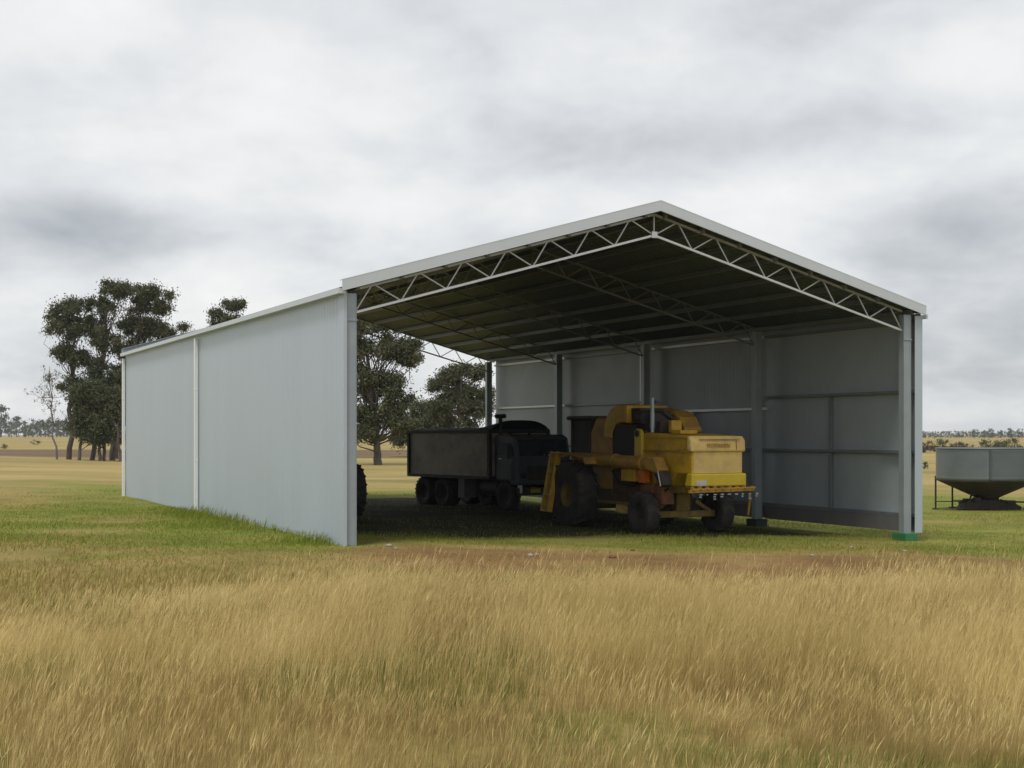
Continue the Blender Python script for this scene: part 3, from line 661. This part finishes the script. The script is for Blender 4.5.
# ------------------------------------------------------------------ field bin at the right edge
bx, byy = place(987, 509.5)
fb_ = empty('field_bin', on_ground(bx, byy), 0, 'round silver field bin on legs with dark cone hopper, right of the shed', 'grain bin')
RB = 49/F*byy
zt, zb = 1.85+.25, .78+.25
segs = 48
for part, (a0, a1, mt) in enumerate(((-88.5, 0-0, 'bin_galv2'), (0, 0, ''), )):
    pass
def sheet_arc(a0, a1, m_, rr):
    mb = MB(); vs = []; n_ = max(4, int((a1-a0)/5)); prof = []
    nr = 14
    for j in range(nr+1): prof.append((rr + .006*math.sin(j*math.pi), zb + (zt-zb)*j/nr))
    # shallow ribs rolled into the sheet
    prof = []
    for j in range(13):
        z_ = zb+(zt-zb)*j/12; prof.append((rr + (.014 if j in (0, 12) else (.003 if j % 3 == 0 else 0)), z_))
    for i in range(n_+1):
        t = R(a0+(a1-a0)*i/n_)
        for r_, z_ in prof: vs.append((r_*math.cos(t), r_*math.sin(t), z_))
    m1 = len(prof)
    mb.add(vs, [(i*m1+j, (i+1)*m1+j, (i+1)*m1+j+1, i*m1+j+1) for i in range(n_) for j in range(m1-1)], True)
    o = mb.build('wall_sheet', M[m_], fb_, fix=False)
    sd = o.modifiers.new('Solidify', 'SOLIDIFY'); sd.thickness = .006; sd.offset = 0
sheet_arc(-215, -104, 'bin_galv', RB); sheet_arc(-106, 20, 'bin_galv2', RB+.008); sheet_arc(16, 147, 'bin_galv', RB)
MB().lathe_z([(RB+.03, zt-.02), (RB+.045, zt+.02), (RB, zt+.03), (RB-.03, zt)], n=64).build('top_rim', M['bin_galv2'], fb_)
MB().lathe_z([(RB+.012, zb-.03), (RB, zb), (RB-.02, zb-.03), (.40, .42), (.36, .10), (.33, .10), (.37, .44), (RB-.04, zb-.01), (RB+.012, zb-.03)], n=64).build('hopper_cone', M['cone'], fb_)
for a in (165, 115, 65, 15, -22):
    t = R(a); p = (RB*1.005*math.cos(t), RB*1.005*math.sin(t)); mb = MB()
    mb.bar((p[0], p[1], -.1), (p[0], p[1], zb+.12), .05, .05)
    mb.box(p[0]-.10, p[0]+.10, p[1]-.10, p[1]+.10, -.06, .02)
    mb.bar((p[0], p[1], .25), (.42*math.cos(t), .42*math.sin(t), .28), .03, .03)
    mb.build('leg', M['dark'], fb_)
tx, ty = bx-.05, byy-.15
at_ = empty('auger_trough', on_ground(tx, ty), R(6), 'low dark rusty auger trough lying on the grass under the silver bin', 'trough')
MB().prism([(-1.02,.02),(-.80,.30),(-.2,.36),(.3,.34),(.85,.24),(1.12,.10),(1.05,.0),(-.9,0)], -.34, .30).build('trough', M['cone'], at_, .04)
MB().bar((-.72,-.2,.28),(-.62,-.2,.62),.05,.05).bar((-.66,-.2,.52),(-.50,-.2,.62),.12,.10).bar((-1.05,-.1,.24),(-.8,-.1,.36),.08,.08).build('lever', M['dark'], at_)
MB().tube([(-.85,.0,.30),(1.0,.0,.22)], .10, 10).build('auger_tube', M['cone'], at_)
MB().box(-.62,-.40,-.42,-.2,.30,.44).box(.55,.80,-.40,-.1,.24,.33).bar((.3,-.36,.36),(.95,-.30,.16),.06,.05).bar((-1.1,-.3,.1),(-.7,-.3,.36),.05,.05).build('bracket', M['dark'], at_, .01)

# ------------------------------------------------------------------ stones on the graded strip
for i, (px, py, s) in enumerate(((389,546.5,.10),(396,549,.07),(530,556,.09),(537,555,.06),(612,558,.10),(633,551,.07),(851,548,.08),(905,552,.09),(812,556,.07))):
    x_, y_ = place(px, py); mb = MB(); rs = random.Random(i); vs = []
    for j in range(5):
        ph = -math.pi/2+math.pi*j/4
        for k2 in range(8):
            t = k2*math.pi/4; rr_ = s*.62*(.8+.4*rs.random())
            vs.append((rr_*math.cos(ph)*math.cos(t)*1.2, rr_*math.cos(ph)*math.sin(t), rr_*.6*math.sin(ph)+s*.18))
    fs = [(j*8+k2, j*8+(k2+1) % 8, (j+1)*8+(k2+1) % 8, (j+1)*8+k2) for j in range(4) for k2 in range(8)]
    mb.add(vs, fs, True); o = mb.build('stone', M['stone' if i not in (4, 5) else 'rust']); o.location = on_ground(x_, y_)
    tag(o, 'small pale stone on the strip of bare soil in front of the shed' if i not in (4, 5) else 'small red brown clod on the bare soil strip in front of the harvester', 'stone', 'stones on the bare strip')

# ------------------------------------------------------------------ trees
LEAF = np.array([[.045,.056,.028],[.075,.088,.042],[.105,.115,.055],[.14,.142,.075]])
def leaf_cloud(centers, radii, per, size, rng, pal=LEAF, flat=.75):
    """leaf quads spread through clumps; centers (n,3)"""
    C = np.repeat(centers, per, 0); Rr = np.repeat(radii, per)
    d = rng.normal(0, 1, (len(C), 3)); d /= np.linalg.norm(d, axis=1)[:, None]
    r = Rr*np.clip(np.abs(rng.normal(0, .62, len(C))), .05, 1.25)
    P = C + d*r[:, None]*np.array([1, 1, flat]); P[:, 2] -= rng.uniform(0, .25, len(C))*Rr
    a = rng.normal(0, 1, (len(C), 3)); a[:, 2] -= .6; a /= np.linalg.norm(a, axis=1)[:, None]
    b_ = np.cross(a, rng.normal(0, 1, (len(C), 3))); b_ /= np.linalg.norm(b_, axis=1)[:, None]+1e-9
    s = size*rng.uniform(.6, 1.5, len(C))
    a = a*s[:, None]; b_ = b_*(s*.42)[:, None]
    V = np.stack([P-a, P+b_, P+a, P-b_], 1).reshape(-1, 3)
    T = ((np.arange(len(P))*4)[:, None, None] + np.array([[0,1,2],[0,2,3]])[None]).reshape(-1, 3)
    ct = np.repeat(rng.uniform(0, 1, len(centers)), per)*.78 + rng.uniform(0, 1, len(C))*.22
    idx = ct*(len(pal)-1); i0 = np.clip(idx.astype(int), 0, len(pal)-2); f = (idx-i0)[:, None]
    col = pal[i0]*(1-f)+pal[i0+1]*f
    return V, T, np.repeat(col, 4, 0)
def limb(mb, p, q, r0, r1, rng, n=5, wob=.06):
    p = np.array(p, float); q = np.array(q, float); l = np.linalg.norm(q-p); pts = []; rad = []
    for i in range(n+1):
        t = i/n; c_ = p*(1-t)+q*t; 
        if 0 < i < n: c_ = c_ + rng.normal(0, wob*l*.5, 3)*np.array([1,1,.4])
        c_[2] += -math.sin(math.pi*t)*l*.04; pts.append(tuple(c_)); rad.append(r0*(1-t)+r1*t)
    mb.tube(pts, rad, 7, False)
    return pts
def tree(name, label, cat, px, py, clumps, seed, trunk=(.28, .10), lean=0, leaf=.115, per=300, cr=(.50, 1.05), fork=.45, group=None, pal=LEAF, depth=None, stems=1):
    """clumps: (px, py, rx, ry, n) groups of foliage; the tree stands on the ground at px,py"""
    rng = np.random.default_rng(seed); x_, y_ = place(px, py) if depth is None else ((px-512)/F*depth, depth)
    s = y_/F; base = np.array([x_, y_, float(gz(x_, y_))-.1])
    root = empty(name, tuple(base), 0, label, cat, group)
    cs = []; rs = []
    for (cx, cy, rx, ry, n_) in clumps:
        for _ in range(int(n_*1.9)):
            d = rng.normal(0, 1, 3); d /= np.linalg.norm(d); d *= rng.uniform(.15, 1)**.5
            cs.append(((cx+d[0]*rx-512)*s - base[0], d[1]*rx*s*.9, EYE-(cy+d[2]*ry-HOR)*s - base[2])); rs.append(rng.uniform(*cr))
    cs = np.array(cs); rs = np.array(rs); top = cs[:, 2].max()
    mb = MB(); ctr = cs.mean(0)
    for st in range(stems):
        ang = rng.uniform(0, 6.28); b0 = (0,0,0) if st == 0 else (rng.uniform(-2.3,2.3), rng.uniform(-1.5,1.5), 0)
        fk = np.array([ctr[0]*.55+rng.normal(0,.3), ctr[1]*.4, top*fork]); tp = np.array([ctr[0], ctr[1], top*.86]) + rng.normal(0,.4,3)
        if st: fk[:2] = np.array(b0[:2])*.85 + ctr[:2]*.25
        limb(mb, b0, fk, trunk[0]*1.15, trunk[0]*.8, rng, 6, .03); limb(mb, fk, tp, trunk[0]*.8, trunk[1]*.5, rng, 6, .05)
        own = cs[st::stems]
        for c_ in own[::2]:
            t = rng.uniform(0, .75); src = fk*(1-t)+tp*t
            if c_[2] < src[2]+.4:
                q_ = np.clip((c_[2]-1.2)/max(fk[2], .1), .25, 1.); src = np.array(b0)*(1-q_)+fk*q_
            limb(mb, src, c_, trunk[1]*rng.uniform(.35,.65), .015, rng, 4, .10)
    mb.build('trunk', M['bark'], root, fix=False)
    V, T, C = leaf_cloud(cs, rs, per, leaf, rng, pal)
    rawmesh('crown', V, T, M['leaf'], C, root)
    return root
G1 = 'gum trees beyond the left end of the shed'
tree('gum_tree', 'tall gum tree with a straight dark trunk, leftmost full tree beside the shed', 'tree', 69, 459.5,
     [(68,306,17,9,9),(58,325,13,9,6),(76,330,14,12,8),(64,352,14,10,7),(80,360,12,14,7),(70,383,13,10,6),(52,312,7,5,2),(88,318,8,8,3),(80,400,9,14,6),(74,422,7,10,3)], 1, (.24,.10), fork=.5, group=G1)
tree('gum_tree', 'tallest gum tree of the clump, its rounded top above all others', 'tree', 92, 460,
     [(112,288,17,8,10),(103,306,15,10,7),(98,328,12,14,7),(108,345,14,14,8),(96,368,12,14,7),(110,380,12,14,7),(125,292,10,6,4)], 2, (.22,.10), fork=.5, group=G1)
tree('gum_tree', 'broad gum tree of the clump spreading over the far end of the shed wall', 'tree', 112, 460.5,
     [(150,291,16,7,9),(138,305,14,10,7),(160,304,11,9,6),(132,325,13,12,7),(150,326,14,10,7),(128,350,12,14,8),(122,375,10,16,7),(140,345,12,10,5),(168,296,6,6,2)], 3, (.25,.11), fork=.42, group=G1)
tree('gum_tree', 'gum tree showing only a low crown above the middle of the shed roof edge', 'tree', 172, 458,
     [(150,330,14,10,6),(168,330,10,8,5),(182,326,4,3,2),(165,355,20,16,9),(180,375,18,16,8)], 4, (.28,.11), fork=.4, group=G1)
tree('gum_tree', 'low dense gum tree filling the dark middle of the clump', 'tree', 100, 461,
     [(92,392,12,12,10),(106,398,12,14,11),(116,408,8,14,9),(86,412,9,12,8),(100,420,14,12,11),(114,428,8,9,6),(82,428,7,8,4),(82,396,9,14,8),(92,432,9,7,6),(104,438,9,5,5)], 5, (.15,.08), fork=.45, group=G1, per=430, stems=4)
tree('gum_tree', 'slender gum tree with bare lower stem just behind the end of the shed wall', 'tree', 117, 459,
     [(120,390,9,16,8),(124,415,9,14,8),(130,372,10,12,6),(118,436,6,8,4)], 6, (.15,.07), fork=.5, group=G1, stems=3)
tree('gum_tree', 'lone gum tree whose top peeks over the shed wall right of the downpipe', 'tree', 232, 459,
     [(218,313,7,4,4),(231,305,10,4,6),(241,303,6,3,3),(228,322,16,8,9),(236,345,18,12,10),(225,372,15,12,8)], 8, (.30,.11), fork=.4, cr=(.45,.85))
# dead sapling
rng = np.random.default_rng(77); x_, y_ = place(57, 459.5); s = y_/F
ds = empty('dead_tree', on_ground(x_, y_), 0, 'thin grey sapling almost bare of leaves, left of the gum trees', 'tree')
mb = MB(); spine = limb(mb, (0,0,-.1), (-.7*1,0,(459-366)*s), .11, .02, rng, 7, .04); tips = []
for i in range(26):
    t = rng.uniform(.28, .98); sp = np.array(spine[int(t*7)]); q = sp + np.array([rng.normal(-.2,1.0), rng.normal(0,.9), rng.uniform(.3,1.7)])*(1.25-t*.7)
    pp = limb(mb, sp, q, .035, .008, rng, 4, .12); tips.append(q)
    for _ in range(3):
        o_ = np.array(pp[rng.integers(1,5)]); q2 = o_ + rng.normal(0,.5,3)+np.array([0,0,.25]); limb(mb, o_, q2, .014, .005, rng, 3, .15); tips.append(q2)
mb.build('trunk', M['deadwood'], ds, fix=False)
V, T, C = leaf_cloud(np.array(tips), np.full(len(tips), .38), 22, .06, rng, LEAF*1.2+.02); rawmesh('crown', V, T, M['leaf'], C, ds)
# trees seen through the open back
tree('gum_tree', 'spreading gum tree with forked trunk, left of the truck through the open back', 'tree', 378, 465,
     [(350,350,24,14,12),(380,345,26,12,12),(402,352,14,9,7),(362,378,24,14,13),(388,385,18,14,9),(350,405,20,14,11),(380,415,24,12,12),(402,425,16,8,7),(360,432,22,8,10),(352,322,30,14,10),(385,322,22,10,7),(410,345,9,6,5),(412,358,12,9,6),(398,400,16,10,7)], 9, (.34,.15), fork=.16, per=330)
tree('gum_tree', 'round topped gum tree seen through the open back, above the tipper truck', 'tree', 462, 461,
     [(458,376,20,9,10),(440,384,10,8,5),(466,392,18,12,10),(448,402,12,9,6),(470,412,16,12,9),(482,372,10,9,6),(455,426,18,10,8),(466,368,14,6,7),(440,410,14,12,8),(486,400,10,14,7)], 10, (.26,.11), fork=.35, per=330)
tree('bushy_tree', 'low bushy tree between the two gum trees seen through the open back', 'tree', 424, 457,
     [(424,410,13,9,8),(412,420,12,10,8),(436,420,13,11,9),(420,434,18,10,11),(400,436,10,9,6),(446,432,10,10,6)], 12, (.2,.08), fork=.3, per=430, cr=(.7,1.3), pal=LEAF*1.05)
# far tree lines: each tree a thing of its own
FAR = LEAF*np.array([1.0, 1.05, 1.1])
frng = np.random.default_rng(123)
def far_tree(name, label, px, topy, wpx, depth, seed, group, basey=None):
    s = depth/F; x_ = (px-512)*s; rng = np.random.default_rng(seed); z0 = float(gz(x_, depth)); H_ = EYE-(topy-HOR)*s - z0
    root = empty(name, (x_, depth, z0-.1), 0, label, 'tree', group); hw_ = wpx*s/2
    n_ = 14; cs = np.stack([rng.normal(0, .5, n_)*hw_, rng.normal(0, .5, n_)*hw_, H_*(.16+.72*rng.uniform(0,1,n_))], 1); cs[0] = (0,0,H_*.9)
    mb = MB(); limb(mb, (0,0,0), (rng.normal(0,.3),0,H_*.8), H_*.03, H_*.008, rng, 4, .04); mb.build('trunk', M['bark'], root, fix=False)
    V, T, C = leaf_cloud(cs, np.full(n_, max(H_*.16, hw_*.32))*rng.uniform(.7,1.2,n_), 60, H_*.045, rng, FAR); rawmesh('crown', V, T, M['leaf'], C, root)
wd = lambda w_: 'far left tree line'
FL = [(-34,412,26),(-18,411,20),(1,404,11),(9,421,9),(17,415,9),(24,420,15),(33,418,16),(41,419,15),(49,418,16),(57,420,16),(66,419,17),(76,420,17),(87,419,17),(98,420,17),(110,419,17)]
FL += [(p_+frng.uniform(-5,5), 421+frng.uniform(-1,2), 17) for p_ in range(-20, 120, 9)]
for i, (px, ty, w_) in enumerate(FL):
    lab = {2: 'tall thin far tree at the very left of the distant tree line', 4: 'small pointed far tree standing in a gap of the left tree line'}.get(i, 'dark far tree in the distant line left of the shed')
    far_tree('distant_tree', lab, px, ty, w_, 1150+frng.uniform(-60,120), 200+i, 'distant trees on the left')
for i in range(60):
    px = 900 + i*3.0 + frng.uniform(-1.5,1.5); ty = 431.2 + frng.uniform(-1.0,1.2); w_ = frng.uniform(9,13)
    far_tree('distant_tree', 'small hazy tree in the distant line above the field bin', px, ty, w_, 980+frng.uniform(-60,80), 300+i, 'distant trees on the right')
for i, (px, ty) in enumerate(((975,428.5),(985,429.5),(992,428),(1001,429.5),(1010,427.5),(1019,428),(1030,426),(1042,428))):
    far_tree('distant_tree', 'taller far tree standing up above the distant line over the bin', px, ty, 7, 960+frng.uniform(-30,30), 400+i, 'taller distant trees on the right')
BR = np.array([[.055,.050,.030],[.085,.070,.042],[.12,.092,.060],[.14,.11,.07]])
for i in range(20):
    px = 922 + i*6.4 + frng.uniform(-2,2); d_ = 205+frng.uniform(-22,24); gn = (994 < px < 1012) or i % 7 == 3
    s = d_/F; hpx = frng.uniform(7,11)+(5 if gn else 0)
    rng = np.random.default_rng(500+i); x_ = (px-512)*s; z0 = float(gz(x_, d_)); hh = hpx*s; ww = frng.uniform(9,14)*s
    root = empty('shrub', (x_, d_, z0-.05), 0, 'grey green bushy shrub in the scrub behind the silver bin' if gn else 'brown low shrub in the scrub band behind the silver bin', 'shrub', 'green shrubs behind the bin' if gn else 'brown shrubs behind the bin')
    n_ = 16; cs = np.stack([rng.uniform(-.5,.5,n_)*ww, rng.uniform(-.5,.5,n_)*ww, hh*rng.uniform(.2,.85,n_)], 1)
    mb = MB()
    for c_ in cs: limb(mb, (0,0,0), c_, .03, .01, rng, 3, .1)
    mb.build('stem', M['bark'], root, fix=False)
    V, T, C = leaf_cloud(cs, np.full(n_, hh*.28), 60, .09, rng, (LEAF*1.2 if gn else BR)); rawmesh('foliage', V, T, M['leaf'], C, root)
for px, py, hpx, lab in ((37,445,6,'small round dark bush in the dry field on the far left'),(5,449,6,'low dark scrubby bush at the left edge of the dry field'),(924,469,9,'small dark bush just right of the right corner of the shed')):
    x_, y_ = place(px, py); s = y_/F; rng = np.random.default_rng(int(px)); hh = hpx*s
    root = empty('bush', on_ground(x_, y_), 0, lab, 'bush'); n_ = 8
    cs = np.stack([rng.normal(0,.3,n_)*hh, rng.normal(0,.3,n_)*hh, hh*rng.uniform(.25,.8,n_)], 1); mb = MB()
    for c_ in cs: limb(mb, (0,0,0), c_, .03, .01, rng, 3, .1)
    mb.build('stem', M['bark'], root, fix=False)
    V, T, C = leaf_cloud(cs, np.full(n_, hh*.3), 70, hh*.06, rng, LEAF); rawmesh('foliage', V, T, M['leaf'], C, root)

# ------------------------------------------------------------------ haze
HAZE = True
if HAZE:
    hm = bpy.data.materials.new('haze'); hm.use_nodes = True; nt = hm.node_tree
    for n_ in list(nt.nodes):
        if n_.type != 'OUTPUT_MATERIAL': nt.nodes.remove(n_)
    pv = nt.nodes.new('ShaderNodeVolumePrincipled'); pv.inputs['Color'].default_value = (.86,.90,.95,1); pv.inputs['Density'].default_value = .00014; pv.inputs['Anisotropy'].default_value = .0
    nt.links.new(pv.outputs[0], nt.nodes['Material Output'].inputs['Volume'])
    hz = MB().box(-3900, 3900, -3900, 3900, -2.2, 24).build('haze', hm); tag(hz, kind='stuff')

# ------------------------------------------------------------------ sky and sun
SUN_EL, SUN_AZ = R(64), R(205)       # azimuth clockwise from +y (view direction): behind the camera, a little left
world = bpy.data.worlds.new('World'); scn.world = world; world.use_nodes = True
nt = world.node_tree; N = nt.nodes.new; Lk = nt.links.new; bg = nt.nodes['Background']; bg.inputs['Strength'].default_value = .1
sky = N('ShaderNodeTexSky'); sky.sky_type = 'NISHITA'; sky.sun_disc = False; sky.sun_elevation = SUN_EL; sky.sun_rotation = SUN_AZ
tc = N('ShaderNodeTexCoord'); sp = N('ShaderNodeSeparateXYZ'); Lk(tc.outputs['Generated'], sp.inputs[0])
def math_(op, a, b_=None, clamp=False):
    n_ = N('ShaderNodeMath'); n_.operation = op; n_.use_clamp = clamp
    for i, v_ in enumerate((a, b_)):
        if v_ is None: continue
        if isinstance(v_, (int, float)): n_.inputs[i].default_value = v_
        else: Lk(v_, n_.inputs[i])
    return n_.outputs[0]
az = math_('ARCTAN2', sp.outputs['X'], sp.outputs['Y']); el = math_('ARCSINE', sp.outputs['Z'])
zz = math_('ADD', math_('MAXIMUM', sp.outputs['Z'], 0.0), .36)
cx = math_('DIVIDE', sp.outputs['X'], zz); cy = math_('DIVIDE', sp.outputs['Y'], zz)
cv = N('ShaderNodeCombineXYZ'); Lk(cx, cv.inputs[0]); Lk(cy, cv.inputs[1])
def wnoise(sc, det, ro, loc, dist=0.):
    mp = N('ShaderNodeMapping'); mp.inputs['Location'].default_value = loc; Lk(cv.outputs[0], mp.inputs[0])
    n_ = N('ShaderNodeTexNoise'); n_.inputs['Scale'].default_value = sc; n_.inputs['Detail'].default_value = det; n_.inputs['Roughness'].default_value = ro; n_.inputs['Distortion'].default_value = dist
    Lk(mp.outputs[0], n_.inputs['Vector']); return n_.outputs['Fac']
n1 = wnoise(2.1, 6, .5, (3.1, 1.2, 0), .2); n2 = wnoise(6.5, 7, .55, (7.7, 2.9, 3.), .2); n3 = wnoise(.3, 3, .5, (1.1, 9.2, 5.))
dens = math_('ADD', math_('MULTIPLY', n1, .6), math_('MULTIPLY', n2, .4))
# broad cloud banks at their bearings (azimuth, elevation in pixels of the photograph's focal length)
def bank(px, py, wx, wy, amt):
    a = math_('DIVIDE', math_('SUBTRACT', az, math.atan((px-512)/F)), wx/F); b_ = math_('DIVIDE', math_('SUBTRACT', el, math.atan((HOR-py)/F)), wy/F)
    r2 = math_('ADD', math_('MULTIPLY', a, a), math_('MULTIPLY', b_, b_)); return math_('MULTIPLY', math_('POWER', 2.718, math_('MULTIPLY', r2, -1.)), amt)
tot = dens
for bk in ((50,232,135,30,-.25),(190,245,120,26,-.10),(935,240,120,42,-.25),(1010,300,90,50,-.12),(700,150,230,34,-.17),(860,130,120,26,-.07),(330,120,200,60,.10),(590,75,110,40,.12),(430,215,120,36,.10),(960,80,120,40,.08),(800,205,90,22,.08),(240,25,260,40,.02),(60,90,160,34,-.07),(60,165,120,20,.05),(80,310,200,26,.03),(990,365,220,55,-.10),(60,365,240,45,-.06)):
    tot = math_('ADD', tot, bank(*bk))
rp = N('ShaderNodeValToRGB'); e = rp.color_ramp.elements
stops = [(.18, (3.3,3.57,3.9)), (.34, (4.75,4.98,5.22)), (.46, (6.0,6.2,6.4)), (.56, (6.85,6.97,7.05)), (.70, (7.7,7.74,7.7))]
for i, (p_, c_) in enumerate(stops):
    q = e[i] if i < 2 else e.new(p_); q.position = p_; q.color = (*[v_/10 for v_ in c_], 1)
Lk(tot, rp.inputs[0])
sc = N('ShaderNodeMix'); sc.data_type = 'RGBA'; sc.blend_type = 'MULTIPLY'; sc.inputs[0].default_value = 1; Lk(rp.outputs[0], sc.inputs[6]); sc.inputs[7].default_value = (12.9,12.8,12.7,1)
mx = N('ShaderNodeMix'); mx.data_type = 'RGBA'; mx.inputs[0].default_value = .93; Lk(sky.outputs[0], mx.inputs[6]); Lk(sc.outputs[2], mx.inputs[7])
Lk(mx.outputs[2], bg.inputs['Color'])
sl = bpy.data.lights.new('sun', 'SUN'); sl.energy = 2.0; sl.angle = R(14); sl.color = (1, .96, .89)
so_ = bpy.data.objects.new('sun', sl); COL.objects.link(so_)
sd = Vector((math.sin(SUN_AZ)*math.cos(SUN_EL), math.cos(SUN_AZ)*math.cos(SUN_EL), math.sin(SUN_EL)))
so_.rotation_euler = (-sd).to_track_quat('-Z', 'Y').to_euler(); so_.location = sd*60

# ------------------------------------------------------------------ camera
cam = bpy.data.cameras.new('camera'); co = bpy.data.objects.new('camera', cam); COL.objects.link(co); scn.camera = co
co.location = (0, 0, EYE); co.rotation_euler = (R(90), 0, 0)
cam.sensor_width = 36; cam.lens = F/1024*36; cam.shift_y = (HOR-384)/1024; cam.clip_start = .1; cam.clip_end = 12000
scn.view_settings.view_transform = 'Standard'; scn.view_settings.look = 'None'; scn.view_settings.exposure = 0; scn.view_settings.gamma = 1
scn.render.engine = 'CYCLES'; scn.render.resolution_x = 1024; scn.render.resolution_y = 768
